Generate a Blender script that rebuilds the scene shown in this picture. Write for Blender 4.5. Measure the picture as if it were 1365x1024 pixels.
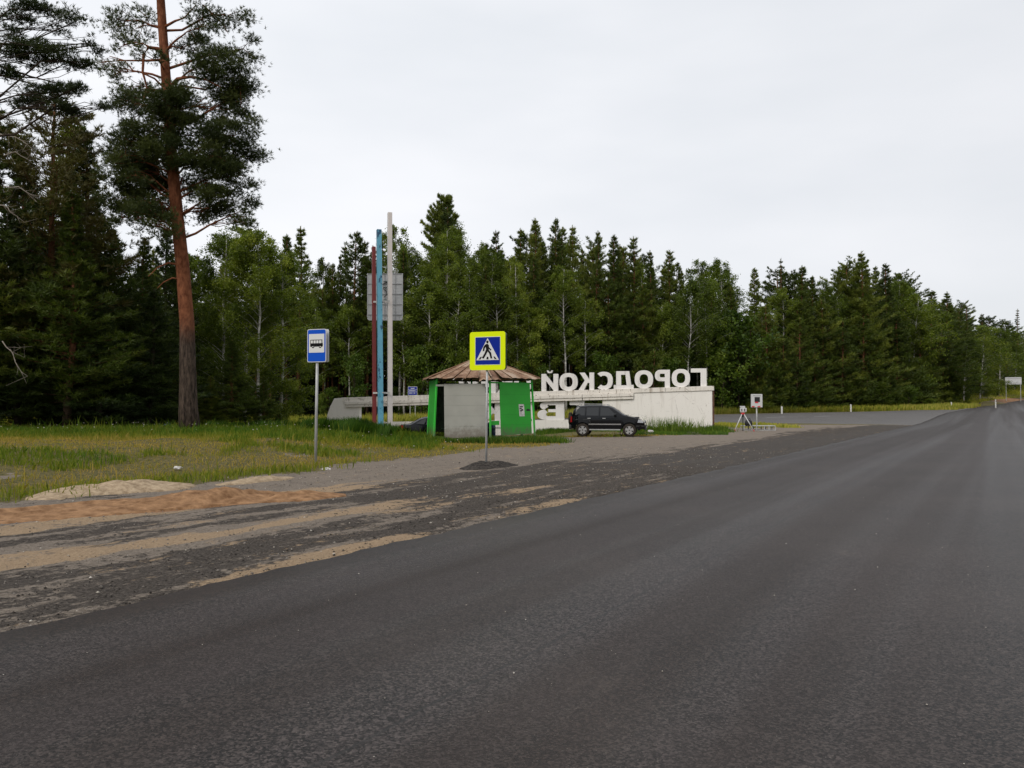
import bpy, math, random
import numpy as np
from mathutils import Vector, Matrix

R = math.radians
for o in list(bpy.data.objects):
    bpy.data.objects.remove(o)
scene = bpy.context.scene
C = scene.collection
EYE = 1.65
F = 1071.0        # focal length of the photograph in its own pixels (1365 wide)
HOR = 540.0       # its horizon row

# ------------------------------------------------------------------ camera
cam_d = bpy.data.cameras.new('camera')
cam = bpy.data.objects.new('camera', cam_d)
C.objects.link(cam)
cam_d.sensor_width = 36.0
cam_d.lens = F / 1365.0 * 36.0
cam_d.clip_end = 6000.0
cam.location = (0, 0, EYE)
cam.rotation_euler = (R(90) + math.atan((HOR - 512) / F), 0, 0)
scene.camera = cam

# ------------------------------------------------------------------ sky: overcast daylight
world = bpy.data.worlds.new('World')
scene.world = world
world.use_nodes = True
wn, wl = world.node_tree.nodes, world.node_tree.links
wn.clear()
w_out = wn.new('ShaderNodeOutputWorld')
w_bg = wn.new('ShaderNodeBackground')
w_sky = wn.new('ShaderNodeTexSky')
w_sky.sky_type = 'NISHITA'
w_sky.sun_disc = False
SUN_EL, SUN_AZ = 42.0, -145.0            # azimuth from +Y, clockwise
w_sky.sun_elevation = R(SUN_EL)
w_sky.sun_rotation = R(SUN_AZ)
w_tc = wn.new('ShaderNodeTexCoord')
w_map = wn.new('ShaderNodeMapping')
w_map.inputs['Scale'].default_value = (1.0, 1.0, 3.2)
w_noise = wn.new('ShaderNodeTexNoise')
w_noise.inputs['Scale'].default_value = 1.7
w_noise.inputs['Detail'].default_value = 4.5
w_noise.inputs['Roughness'].default_value = 0.5
w_ramp = wn.new('ShaderNodeValToRGB')
w_ramp.color_ramp.elements[0].position = 0.25
w_ramp.color_ramp.elements[0].color = (6.8, 7.1, 7.5, 1)
w_ramp.color_ramp.elements[1].position = 0.72
w_ramp.color_ramp.elements[1].color = (8.7, 8.75, 9.0, 1)
# cloud deck thins (brighter, whiter) with height and towards the upper left ahead
w_dot = wn.new('ShaderNodeVectorMath'); w_dot.operation = 'DOT_PRODUCT'
sd = (math.sin(R(SUN_AZ)) * math.cos(R(SUN_EL)), math.cos(R(SUN_AZ)) * math.cos(R(SUN_EL)), math.sin(R(SUN_EL)))
w_dot.inputs[1].default_value = (-0.55, 0.45, 0.70)
w_mr = wn.new('ShaderNodeMapRange')
w_mr.inputs['From Min'].default_value = -0.3
w_mr.inputs['From Max'].default_value = 0.9
w_mr.inputs['To Min'].default_value = 0.76
w_mr.inputs['To Max'].default_value = 1.05
w_mul = wn.new('ShaderNodeVectorMath'); w_mul.operation = 'SCALE'
w_mix = wn.new('ShaderNodeMixRGB')
w_mix.inputs['Fac'].default_value = 0.93
w_bg.inputs['Strength'].default_value = 0.1
wl.new(w_tc.outputs['Generated'], w_map.inputs['Vector'])
wl.new(w_map.outputs['Vector'], w_noise.inputs['Vector'])
wl.new(w_noise.outputs['Fac'], w_ramp.inputs['Fac'])
wl.new(w_tc.outputs['Generated'], w_dot.inputs[0])
wl.new(w_dot.outputs['Value'], w_mr.inputs['Value'])
wl.new(w_ramp.outputs['Color'], w_mul.inputs[0])
wl.new(w_mr.outputs['Result'], w_mul.inputs['Scale'])
wl.new(w_sky.outputs['Color'], w_mix.inputs['Color1'])
wl.new(w_mul.outputs['Vector'], w_mix.inputs['Color2'])
wl.new(w_mix.outputs['Color'], w_bg.inputs['Color'])
wl.new(w_bg.outputs['Background'], w_out.inputs['Surface'])

sun_d = bpy.data.lights.new('sun', 'SUN')
sun_d.energy = 1.5
sun_d.angle = R(26)
sun_d.color = (1.0, 0.95, 0.88)
sun = bpy.data.objects.new('sun', sun_d)
C.objects.link(sun)
sun.rotation_euler = Vector(sd).to_track_quat('Z', 'Y').to_euler()

scene.view_settings.view_transform = 'Standard'
scene.view_settings.look = 'None'
scene.view_settings.exposure = 0.22
scene.view_settings.gamma = 1.0
scene.view_settings.use_curve_mapping = False
scene.render.engine = 'CYCLES'
scene.cycles.max_bounces = 4
scene.cycles.diffuse_bounces = 2
scene.cycles.transmission_bounces = 2

# ------------------------------------------------------------------ numbers: noise and terrain
def _hash(ix, iy, seed):
    n = (ix.astype(np.int64) * 374761393 + iy.astype(np.int64) * 668265263 + seed * 1442695041) & 0x7fffffff
    n = ((n ^ (n >> 13)) * 1274126177) & 0x7fffffff
    n = (n ^ (n >> 16)) & 0x7fffffff
    return n / float(0x7fffffff)

def vnoise(x, y, seed=0):
    x = np.asarray(x, float); y = np.asarray(y, float)
    ix = np.floor(x); iy = np.floor(y)
    fx = x - ix; fy = y - iy
    fx = fx * fx * (3 - 2 * fx); fy = fy * fy * (3 - 2 * fy)
    a = _hash(ix, iy, seed); b = _hash(ix + 1, iy, seed)
    c = _hash(ix, iy + 1, seed); d = _hash(ix + 1, iy + 1, seed)
    return (a * (1 - fx) + b * fx) * (1 - fy) + (c * (1 - fx) + d * fx) * fy

def fbm(x, y, seed=0, octv=4):
    s = 0; a = 0.5; t = 0
    for i in range(octv):
        s = s + a * vnoise(x * 2 ** i, y * 2 ** i, seed + i * 17); t += a; a *= 0.5
    return s / t

def sstep(a, b, x):
    t = np.clip((np.asarray(x, float) - a) / (b - a), 0, 1)
    return t * t * (3 - 2 * t)

DX, DY = 0.521, 0.8536                 # direction of the main road
def uv(x, y):
    """along the road, and out to its verge side"""
    u = DX * x + DY * y
    v = -DY * x + DX * y
    v = v + 0.00042 * np.clip(u - 80, 0, None) ** 2        # far part bends to the right
    return u, v

def xy(u, v):
    v = v - 0.00042 * max(u - 80, 0) ** 2
    return (DX * u - DY * v, DY * u + DX * v)

def grass_edge(u):
    """how far out from the road's middle line the verge grass begins"""
    return 14.2 + 1.9 * sstep(6, 24, u) + 0.0 * u

def terr(x, y):
    x = np.asarray(x, float); y = np.asarray(y, float)
    u, v = uv(x, y)
    z = 7.5e-5 * np.clip(u - 60, 0, 320) ** 2
    z = z + 0.5 * sstep(66, 100, y) * sstep(-20, 20, x)
    # hollow between the grass bank and the wall
    z = z - 0.42 * sstep(5.0, -1.0, x) * sstep(40.5, 44.5, y) * sstep(92, 66, y)
    # grass bank round the big pine
    z = z + 0.42 * sstep(15.5, 24, v) * sstep(-3.5, -9.5, x) * sstep(47, 40, y) * sstep(-60, 5, u)
    # cutting bank at the far end
    z = z + 3.0 * sstep(7.5, 24, v) * sstep(150, 215, u)
    z = z + 2.2 * sstep(4, 20, -v) * sstep(110, 200, u)
    return z

def tz(x, y):
    return float(terr(np.array([x]), np.array([y]))[0])

def px2x(px, Y):
    return (px - 682.5) / F * Y
def py2z(py, Y):
    return EYE + (HOR - py) / F * Y

# ------------------------------------------------------------------ materials
def mat(name, color=(0.5, 0.5, 0.5), rough=0.6, metal=0.0, spec=0.5):
    m = bpy.data.materials.new(name)
    m.use_nodes = True
    b = m.node_tree.nodes['Principled BSDF']
    b.inputs['Base Color'].default_value = (*color, 1)
    b.inputs['Roughness'].default_value = rough
    b.inputs['Metallic'].default_value = metal
    b.inputs['Specular IOR Level'].default_value = spec
    return m

class NT:
    """little helper for node graphs"""
    def __init__(self, m):
        self.m = m; self.n = m.node_tree.nodes; self.l = m.node_tree.links
        self.b = self.n['Principled BSDF']
    def new(self, t, **k):
        nd = self.n.new(t)
        for a, v in k.items():
            setattr(nd, a, v)
        return nd
    def noise(self, scale, detail=4, rough=0.55, vec=None, dist=0.0):
        nd = self.new('ShaderNodeTexNoise')
        nd.inputs['Scale'].default_value = scale
        nd.inputs['Detail'].default_value = detail
        nd.inputs['Roughness'].default_value = rough
        nd.inputs['Distortion'].default_value = dist
        if vec is not None: self.l.new(vec, nd.inputs['Vector'])
        return nd.outputs['Fac']
    def obj(self, scale=(1, 1, 1), rot=(0, 0, 0), kind='Object'):
        tc = self.new('ShaderNodeTexCoord'); mp = self.new('ShaderNodeMapping')
        mp.inputs['Rotation'].default_value = rot
        self.l.new(tc.outputs[kind], mp.inputs['Vector'])
        m2 = self.new('ShaderNodeMapping')          # turn first, stretch after
        m2.inputs['Scale'].default_value = scale
        self.l.new(mp.outputs['Vector'], m2.inputs['Vector'])
        return m2.outputs['Vector']
    def ramp(self, fac, stops):
        r = self.new('ShaderNodeValToRGB')
        e = r.color_ramp.elements
        e[0].position, e[0].color = stops[0][0], (*stops[0][1], 1) if len(stops[0][1]) == 3 else stops[0][1]
        e[1].position, e[1].color = stops[-1][0], (*stops[-1][1], 1)
        for p, c in stops[1:-1]:
            q = e.new(p); q.color = (*c, 1)
        self.l.new(fac, r.inputs['Fac'])
        return r.outputs['Color']
    def mr(self, val, a, b, c=0.0, d=1.0, smooth=True):
        r = self.new('ShaderNodeMapRange')
        if smooth: r.interpolation_type = 'SMOOTHSTEP'
        for k, q in zip(('From Min', 'From Max', 'To Min', 'To Max'), (a, b, c, d)):
            r.inputs[k].default_value = q
        self.l.new(val, r.inputs['Value'])
        return r.outputs['Result']
    def math(self, op, a, b):
        r = self.new('ShaderNodeMath', operation=op)
        for i, q in enumerate((a, b)):
            if isinstance(q, (int, float)): r.inputs[i].default_value = q
            else: self.l.new(q, r.inputs[i])
        return r.outputs[0]
    def mix(self, fac, a, b, mode='MIX'):
        r = self.new('ShaderNodeMixRGB', blend_type=mode)
        for i, q in enumerate((fac, a, b)):
            if isinstance(q, (int, float)): r.inputs[i].default_value = q
            elif isinstance(q, tuple): r.inputs[i].default_value = (*q, 1)
            else: self.l.new(q, r.inputs[i])
        return r.outputs['Color']
    def attr(self, name):
        a = self.new('ShaderNodeAttribute'); a.attribute_name = name
        return a.outputs['Fac']
    def bump(self, h, strength=0.5, dist=0.02):
        b = self.new('ShaderNodeBump')
        b.inputs['Strength'].default_value = strength
        b.inputs['Distance'].default_value = dist
        self.l.new(h, b.inputs['Height'])
        self.l.new(b.outputs['Normal'], self.b.inputs['Normal'])
    def col(self, c):
        self.l.new(c, self.b.inputs['Base Color'])
    def rgh(self, r):
        self.l.new(r, self.b.inputs['Roughness'])

M = {}
ROADROT = -math.atan2(DX, DY)
# asphalt of the main road: fresh, dark, brown-grey
def asphalt(name, c_lo, c_hi, speck, tracks=True, rough=0.62, spec=0.3, joint=False):
    m = mat(name, rough=rough, spec=spec); t = NT(m)
    vec = t.obj()
    vor = t.new('ShaderNodeTexVoronoi'); vor.inputs['Scale'].default_value = 78
    t.l.new(vec, vor.inputs['Vector'])
    bw = t.new('ShaderNodeSeparateXYZ'); t.l.new(vor.outputs['Color'], bw.inputs[0])
    agg = t.math('ADD', t.math('MULTIPLY', t.noise(52, 4, 0.9, vec), 0.50), t.math('MULTIPLY', bw.outputs[0], 0.50))
    agg2 = t.noise(17, 3, 0.6, vec)
    big = t.noise(0.35, 3, 0.5, vec)
    lng = t.noise(0.55, 3, 0.55, t.obj((1.0, 0.014, 0.2), (0, 0, -ROADROT * 1.0)))
    base = t.ramp(agg, [(0.30, c_lo), (0.50, tuple((a + b) / 2.6 for a, b in zip(c_lo, c_hi))), (0.70, tuple(q * 1.25 for q in c_hi))])
    base = t.mix(t.mr(agg2, 0.35, 0.75, 0.0, 0.35), base, tuple(q * 0.55 for q in c_lo))
    base = t.mix(t.mr(lng, 0.42, 0.58, 0.0, 0.50 if tracks else 0.2), base, speck)
    if tracks:
        wide = t.noise(0.9, 2, 0.5, t.obj((1.0, 0.010, 0.2), (0, 0, -ROADROT)))
        base = t.mix(t.mr(wide, 0.40, 0.62, 0.0, 1.0), base, t.mix(1.0, base, (1.25, 1.3, 1.40), 'MULTIPLY'))
        base = t.mix(t.mr(wide, 0.50, 0.34, 0.0, 1.0), base, t.mix(1.0, base, (0.72, 0.62, 0.56), 'MULTIPLY'))
    base = t.mix(t.mr(big, 0.40, 0.70, 0.0, 0.22), base, tuple(q * 1.3 for q in c_hi))
    dst = t.noise(1.1, 5, 0.7, t.obj((1.0, 0.35, 1.0), (0, 0, -ROADROT)))
    base = t.mix(t.mr(dst, 0.62, 0.80, 0.0, 0.40), base, (0.12, 0.09, 0.068))
    fine = t.noise(95, 1, 0.5, vec)
    base = t.mix(t.mr(fine, 0.70, 0.76, 0.0, 0.55), base, (0.20, 0.18, 0.15))
    if joint:
        sep = t.new('ShaderNodeSeparateXYZ')
        t.l.new(t.obj((1, 1, 1), (0, 0, -ROADROT)), sep.inputs[0])
        wob = t.math('MULTIPLY', t.noise(0.8, 3, 0.6, vec), 0.10)
        d = t.math('ABSOLUTE', t.math('ADD', t.math('ADD', sep.outputs['X'], JOINT), wob), 0)
        lin = t.mr(d, 0.0, 0.022, 0.75, 0.0)
        base = t.mix(lin, base, (0.02, 0.019, 0.018))
    t.col(base)
    t.rgh(t.mr(lng, 0.40, 0.60, rough - 0.04, rough + 0.07) if tracks else t.mr(big, 0.3, 0.7, rough, rough + 0.03))
    t.bump(agg, 0.55, 0.012)
    return m
JOINT = 2.6
M['asphalt'] = asphalt('fresh_asphalt', (0.003, 0.0024, 0.002), (0.056, 0.044, 0.038), (0.026, 0.018, 0.0145), rough=0.50, spec=0.20, joint=True)
M['side_asphalt'] = asphalt('worn_asphalt', (0.07, 0.065, 0.061), (0.14, 0.13, 0.123), (0.10, 0.092, 0.086), tracks=False)

# the ground sheet: attributes say where grass, dark millings and sand lie; noise frays them
m = mat('ground', rough=0.95, spec=0.15); t = NT(m)
vec = t.obj()
strk = t.obj((1.0, 0.16, 1.0), (0, 0, -ROADROT))
n_f = t.noise(28, 5, 0.7, vec)
n_m = t.noise(2.6, 5, 0.65, vec)
n_s = t.noise(2.4, 5, 0.65, strk)
peb = t.noise(70, 2, 0.6, vec)
dirt = t.ramp(n_f, [(0.3, (0.12, 0.098, 0.078)), (0.5, (0.215, 0.178, 0.143)), (0.72, (0.32, 0.272, 0.222))])
dirt = t.mix(t.mr(n_m, 0.45, 0.7, 0, 0.55), dirt, (0.135, 0.112, 0.094))
dark = t.ramp(n_f, [(0.32, (0.016, 0.013, 0.011)), (0.5, (0.068, 0.057, 0.048)), (0.74, (0.16, 0.135, 0.112))])
sand = t.ramp(n_f, [(0.3, (0.24, 0.165, 0.10)), (0.7, (0.42, 0.31, 0.20))])
orange = t.ramp(n_f, [(0.3, (0.20, 0.105, 0.055)), (0.7, (0.36, 0.21, 0.12))])
smooth = t.ramp(n_f, [(0.3, (0.050, 0.044, 0.039)), (0.7, (0.098, 0.086, 0.076))])
turf = t.ramp(t.noise(9, 5, 0.7, vec), [(0.3, (0.04, 0.045, 0.014)), (0.5, (0.12, 0.105, 0.038)), (0.75, (0.24, 0.175, 0.085))])
forest = t.ramp(t.noise(5, 5, 0.7, vec), [(0.3, (0.012, 0.012, 0.006)), (0.7, (0.055, 0.045, 0.022))])
def frayed(name, n, k, lo=0.45, hi=0.55):
    return t.mr(t.math('ADD', t.attr(name), t.math('MULTIPLY', t.math('SUBTRACT', n, 0.5), k)), lo, hi)
c = dirt
c = t.mix(frayed('smooth', n_m, 0.5), c, smooth)
n_d = t.math('ADD', t.math('MULTIPLY', n_s, 0.62), t.math('MULTIPLY', t.noise(6.5, 5, 0.75, vec), 0.38))
n_e = t.math('ADD', t.math('MULTIPLY', t.noise(3.1, 5, 0.7, t.obj((1.0, 0.13, 1.0), (0.3, 0, -ROADROT))), 0.62), t.math('MULTIPLY', t.noise(8.5, 5, 0.75, vec), 0.38))
c = t.mix(frayed('dark', n_d, 3.6, 0.40, 0.60), c, dark)
c = t.mix(frayed('sand', n_e, 3.2, 0.38, 0.66), c, sand)
c = t.mix(frayed('orange', n_m, 0.9), c, orange)
c = t.mix(frayed('grass', n_m, 1.6), c, turf)
c = t.mix(frayed('forest', n_m, 0.6), c, forest)
c = t.mix(t.mr(peb, 0.66, 0.74, 0, 0.45), c, t.mix(0.5, c, (0.42, 0.38, 0.33)))
t.col(c)
t.bump(t.math('ADD', n_f, t.math('MULTIPLY', n_m, 1.5)), 0.9, 0.05)
M['ground'] = m

def simple_noise(name, c1, c2, scale=6, rough=0.7, spec=0.3, metal=0.0, bump=0.2, bdist=0.01, stretch=(1, 1, 1), p=(0.35, 0.65), kind='Object'):
    m = mat(name, rough=rough, spec=spec, metal=metal); t = NT(m)
    n = t.noise(scale, 5, 0.65, t.obj(stretch, kind=kind))
    t.col(t.ramp(n, [(p[0], c1), (p[1], c2)]))
    if bump: t.bump(n, bump, bdist)
    return m

M['pile'] = simple_noise('orange_sand', (0.15, 0.078, 0.038), (0.345, 0.20, 0.105), 5, 0.95, 0.1, bump=0.8, bdist=0.04)
M['palesand'] = simple_noise('pale_sand', (0.24, 0.175, 0.11), (0.44, 0.34, 0.23), 9, 0.95, 0.1, bump=0.8, bdist=0.04)
M['millings'] = simple_noise('asphalt_millings', (0.014, 0.012, 0.011), (0.085, 0.074, 0.064), 14, 0.95, 0.1, bump=1.0, bdist=0.05)
M['stone'] = simple_noise('stone', (0.05, 0.044, 0.038), (0.26, 0.23, 0.2), 1.3, 0.9, 0.2, bump=0)
M['palestone'] = simple_noise('pale_stone', (0.35, 0.31, 0.25), (0.6, 0.56, 0.5), 1.3, 0.9, 0.2, bump=0)
M['roadpaint'] = simple_noise('worn_road_paint', (0.35, 0.34, 0.33), (0.7, 0.7, 0.68), 14, 0.7, bump=0)

def foliage(name, c1, c2, c3, transl=0.25, rough=0.55, spec=0.25, rnd=0.35):
    m = mat(name, rough=rough, spec=spec); t = NT(m)
    oi = t.new('ShaderNodeObjectInfo')
    f = t.attr('tint')
    n = t.noise(0.55, 3, 0.6, t.obj())
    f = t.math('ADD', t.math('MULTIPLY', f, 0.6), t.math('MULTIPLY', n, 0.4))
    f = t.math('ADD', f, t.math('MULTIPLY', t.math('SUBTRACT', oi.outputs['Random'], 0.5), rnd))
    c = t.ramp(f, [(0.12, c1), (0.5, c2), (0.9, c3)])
    t.col(c)
    tr = t.new('ShaderNodeBsdfTranslucent'); mx = t.new('ShaderNodeMixShader')
    t.l.new(t.mix(1.0, c, (1.5, 1.7, 0.6), 'MULTIPLY'), tr.inputs['Color'])
    mx.inputs[0].default_value = transl
    t.l.new(t.b.outputs[0], mx.inputs[1]); t.l.new(tr.outputs[0], mx.inputs[2])
    t.l.new(mx.outputs[0], t.n['Material Output'].inputs['Surface'])
    return m
M['pine_leaf'] = foliage('pine_needles', (0.012, 0.022, 0.0035), (0.060, 0.086, 0.011), (0.185, 0.200, 0.030), 0.22)
M['bigpine_leaf'] = foliage('old_pine_needles', (0.008, 0.014, 0.003), (0.026, 0.040, 0.007), (0.080, 0.095, 0.018), 0.12)
M['brown_leaf'] = foliage('dry_needles', (0.030, 0.024, 0.008), (0.070, 0.058, 0.016), (0.11, 0.105, 0.024), 0.15)
M['spruce_leaf'] = foliage('spruce_needles', (0.007, 0.014, 0.003), (0.026, 0.044, 0.008), (0.085, 0.115, 0.02), 0.15)
M['birch_leaf'] = foliage('birch_leaves', (0.026, 0.045, 0.005), (0.108, 0.145, 0.014), (0.28, 0.30, 0.042), 0.33)
M['bush_leaf'] = foliage('bush_leaves', (0.020, 0.044, 0.004), (0.075, 0.120, 0.011), (0.20, 0.235, 0.028), 0.30)
M['weed_leaf'] = foliage('weed_leaves', (0.018, 0.052, 0.008), (0.04, 0.105, 0.014), (0.09, 0.155, 0.03), 0.3)
def grassm(name, lo, mid, hi):
    return foliage(name, lo, mid, hi, 0.3, 0.6, 0.2, 0.0)
M['grass'] = grassm('grass_blades', (0.04, 0.115, 0.006), (0.185, 0.195, 0.020), (0.42, 0.27, 0.075))
M['tallgrass'] = grassm('tall_grass_blades', (0.014, 0.042, 0.004), (0.055, 0.115, 0.010), (0.18, 0.22, 0.030))
M['fargrass'] = grassm('far_verge_grass', (0.075, 0.125, 0.010), (0.24, 0.25, 0.030), (0.48, 0.38, 0.10))

def bark(name, low1, low2, up1, up2, z0, z1):
    m = mat(name, rough=0.9, spec=0.15); t = NT(m)
    tc = t.new('ShaderNodeTexCoord'); sp = t.new('ShaderNodeSeparateXYZ')
    t.l.new(tc.outputs['Object'], sp.inputs[0])
    v = t.obj((1, 1, 0.22))
    n = t.noise(9, 5, 0.7, v)
    lo = t.ramp(n, [(0.36, low1), (0.66, low2)])
    hi = t.ramp(t.noise(7, 4, 0.6, t.obj((1, 1, 0.5))), [(0.35, up1), (0.65, up2)])
    zz = t.math('ADD', sp.outputs['Z'], t.math('MULTIPLY', t.noise(0.7, 2, 0.5, t.obj()), 2.0))
    t.col(t.mix(t.mr(zz, z0, z1), lo, hi))
    t.bump(n, 1.0, 0.05)
    return m
M['bigbark'] = bark('old_pine_bark', (0.012, 0.009, 0.007), (0.105, 0.075, 0.056), (0.115, 0.038, 0.018), (0.25, 0.095, 0.046), 4.9, 7.0)
M['pinebark'] = bark('pine_bark', (0.035, 0.022, 0.015), (0.10, 0.065, 0.043), (0.095, 0.038, 0.019), (0.20, 0.088, 0.045), 2.0, 7.0)
M['darkbark'] = simple_noise('dark_bark', (0.020, 0.015, 0.011), (0.07, 0.052, 0.04), 6, 0.9, 0.1, bump=0.6)
M['deadwood'] = simple_noise('dead_twig', (0.16, 0.135, 0.11), (0.30, 0.26, 0.22), 6, 0.9, 0.1, bump=0)
m = mat('birch_bark', rough=0.75, spec=0.2); t = NT(m)
n = t.noise(2.2, 5, 0.75, t.obj((1, 1, 2.4)))
t.col(t.ramp(n, [(0.36, (0.03, 0.026, 0.022)), (0.44, (0.33, 0.31, 0.27)), (0.6, (0.62, 0.60, 0.55))]))
M['birchbark'] = m

# whitewashed masonry with grime, cracks and spalls
def whitewash(name, base=(0.82, 0.78, 0.72), grime=(0.33, 0.27, 0.21), amount=0.5):
    m = mat(name, rough=0.85, spec=0.2); t = NT(m)
    v = t.obj(); n1 = t.noise(0.9, 5, 0.7, v); n2 = t.noise(5.5, 6, 0.75, v)
    drip = t.noise(3.2, 4, 0.6, t.obj((1, 1, 0.13)))
    c = t.mix(t.mr(n1, 0.42, 0.72, 0, 0.30 * amount * 2), base, tuple(q * 0.82 for q in base))
    c = t.mix(t.mr(drip, 0.52, 0.74, 0, 0.8 * amount), c, grime)
    c = t.mix(t.mr(n2, 0.64 - .05 * amount, 0.68 - .05 * amount, 0, min(1, 1.0 * amount + .2)), c, (0.17, 0.115, 0.08))
    vo = t.new('ShaderNodeTexVoronoi'); vo.feature = 'DISTANCE_TO_EDGE'; vo.inputs['Scale'].default_value = 0.9
    t.l.new(t.mix(0.12, t.obj(), t.mix(1.0, v, v)), vo.inputs['Vector'])
    c = t.mix(t.math('MULTIPLY', t.mr(vo.outputs['Distance'], 0.0, 0.012, 0.55, 0.0), t.mr(n1, 0.45, 0.6)), c, (0.20, 0.16, 0.13))
    t.col(c); t.bump(n2, 0.35, 0.01)
    return m
M['white'] = whitewash('whitewash', amount=0.32)
M['whitedirty'] = whitewash('dirty_whitewash', (0.76, 0.71, 0.64), amount=0.95)
M['letter'] = whitewash('letter_paint', (0.80, 0.77, 0.74), (0.35, 0.31, 0.27), 0.35)
M['brick'] = simple_noise('exposed_brick', (0.055, 0.03, 0.022), (0.17, 0.09, 0.06), 8, 0.9, bump=0.5)

def paint(name, c, under, amount=0.6, rough=0.45, scale=3.0, spec=0.4, dirt=True):
    m = mat(name, rough=rough, spec=spec); t = NT(m)
    n1 = t.noise(scale, 6, 0.75, t.obj((1, 1, 0.45))); n2 = t.noise(1.1, 3, 0.5, t.obj())
    cc = t.mix(t.mr(n2, 0.35, 0.7, 0, 0.45), c, tuple(q * 0.74 for q in c))
    cc = t.mix(t.mr(n1, 0.70 - 0.12 * amount, 0.74 - 0.10 * amount, 0, 0.9), cc, under)
    tc = t.new('ShaderNodeTexCoord'); sp = t.new('ShaderNodeSeparateXYZ'); t.l.new(tc.outputs['Object'], sp.inputs[0])
    mud = t.math('ADD', sp.outputs['Z'], t.math('MULTIPLY', t.math('SUBTRACT', t.noise(5, 5, 0.7, t.obj()), 0.5), 1.1))
    if dirt: cc = t.mix(t.mr(mud, 0.15, 0.75, 0.75, 0.0), cc, (0.13, 0.105, 0.08))
    t.col(cc); t.bump(n1, 0.15, 0.005)
    return m
M['p_red'] = paint('faded_red_paint', (0.30, 0.055, 0.050), (0.16, 0.06, 0.05), 0.3)
M['p_blue'] = paint('peeling_blue_paint', (0.16, 0.45, 0.60), (0.02, 0.07, 0.15), 1.35)
M['p_white'] = paint('off_white_pole_paint', (0.74, 0.68, 0.64), (0.36, 0.27, 0.23), 0.25)
M['green'] = paint('bright_green_paint', (0.030, 0.46, 0.035), (0.02, 0.16, 0.03), 0.2, 0.5, 4)
M['greenpanel'] = paint('green_board_paint', (0.028, 0.38, 0.030), (0.02, 0.15, 0.03), 0.2, 0.55, 5)
M['darkgreen'] = paint('dark_green_seam_paint', (0.022, 0.17, 0.028), (0.02, 0.07, 0.02), 0.2, 0.6, 4)  # deeper green for the seams across the green board
M['greyboard'] = paint('grey_board_paint', (0.33, 0.325, 0.29), (0.19, 0.18, 0.155), 0.3, 0.8, 5, 0.2)
M['poster'] = simple_noise('weathered_paper', (0.45, 0.43, 0.40), (0.75, 0.73, 0.70), 8, 0.8, bump=0)
M['ink'] = mat('black_ink', (0.012, 0.012, 0.012), 0.6)
M['beamwood'] = simple_noise('dark_eave_wood', (0.012, 0.02, 0.012), (0.04, 0.06, 0.035), 5, 0.9, bump=0.4)
M['bench'] = simple_noise('grey_bench_plank', (0.12, 0.14, 0.12), (0.25, 0.26, 0.23), 5, 0.8, bump=0.2)
m = mat('rusty_roof_sheet', rough=0.7, spec=0.3); t = NT(m)
oi = t.new('ShaderNodeObjectInfo')
n1 = t.noise(1.4, 6, 0.7, t.obj()); n2 = t.noise(9, 4, 0.6, t.obj())
f = t.math('ADD', n1, t.math('MULTIPLY', t.math('SUBTRACT', oi.outputs['Random'], 0.5), 0.22))
c = t.ramp(f, [(0.34, (0.10, 0.045, 0.022)), (0.46, (0.23, 0.13, 0.075)), (0.58, (0.36, 0.25, 0.17)), (0.75, (0.40, 0.32, 0.25))])
c = t.mix(t.mr(n2, 0.55, 0.8, 0, 0.6), c, (0.14, 0.05, 0.025))
t.col(c); t.bump(n2, 0.2, 0.01)
M['roof'] = m

M['galv'] = simple_noise('galvanised_steel', (0.34, 0.345, 0.34), (0.48, 0.48, 0.47), 5, 0.55, 0.5, 0.2, bump=0.05)
M['alu'] = simple_noise('sign_back_aluminium', (0.50, 0.51, 0.51), (0.62, 0.62, 0.62), 2, 0.6, 0.4, 0.1, bump=0.03)
M['alu_dark'] = mat('sign_back_rib', (0.33, 0.335, 0.34), 0.6)
M['signblue'] = mat('sign_blue', (0.002, 0.018, 0.24), 0.5, 0.0, 0.12)
M['signblue2'] = mat('bus_sign_blue', (0.004, 0.075, 0.48), 0.5, 0.0, 0.12)
M['signwhite'] = mat('sign_white', (0.62, 0.62, 0.60), 0.45)
M['signblack'] = mat('sign_black', (0.005, 0.005, 0.005), 0.6, 0.0, 0.1)
M['signlime'] = mat('sign_lime', (0.68, 0.80, 0.003), 0.5, 0.0, 0.1)
M['signback'] = mat('sign_back_green_grey', (0.06, 0.09, 0.075), 0.5)
M['rubber'] = simple_noise('tyre_rubber', (0.014, 0.012, 0.010), (0.055, 0.044, 0.034), 8, 0.9, 0.2, bump=0.1)
M['carpaint'] = mat('black_car_paint', (0.003, 0.0035, 0.005), 0.12, 0.0, 0.38)
M['trim'] = mat('black_plastic', (0.018, 0.018, 0.018), 0.6)
M['chrome'] = mat('bright_trim', (0.55, 0.55, 0.56), 0.25, 0.9)
M['glass'] = mat('tinted_car_glass', (0.006, 0.007, 0.007), 0.04, 0.0, 0.8)
M['windscreen'] = mat('windscreen_glass', (0.09, 0.095, 0.10), 0.05, 0.0, 1.0)
M['wheel'] = mat('alloy_wheel', (0.42, 0.41, 0.40), 0.35, 0.6)
M['lamp'] = mat('headlamp_glass', (0.55, 0.57, 0.60), 0.12, 0.3)
M['redlamp'] = mat('red_tail_lamp', (0.28, 0.01, 0.012), 0.2)
M['plate'] = mat('number_plate_white', (0.55, 0.55, 0.53), 0.5)
M['blueplastic'] = mat('blue_plastic', (0.012, 0.045, 0.13), 0.4)
M['whitemetal'] = mat('light_grey_metal_box', (0.55, 0.55, 0.54), 0.45)
M['blackwin'] = mat('black_window', (0.006, 0.006, 0.007), 0.1)
M['red'] = mat('red_reflector', (0.55, 0.015, 0.02), 0.4)
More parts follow.
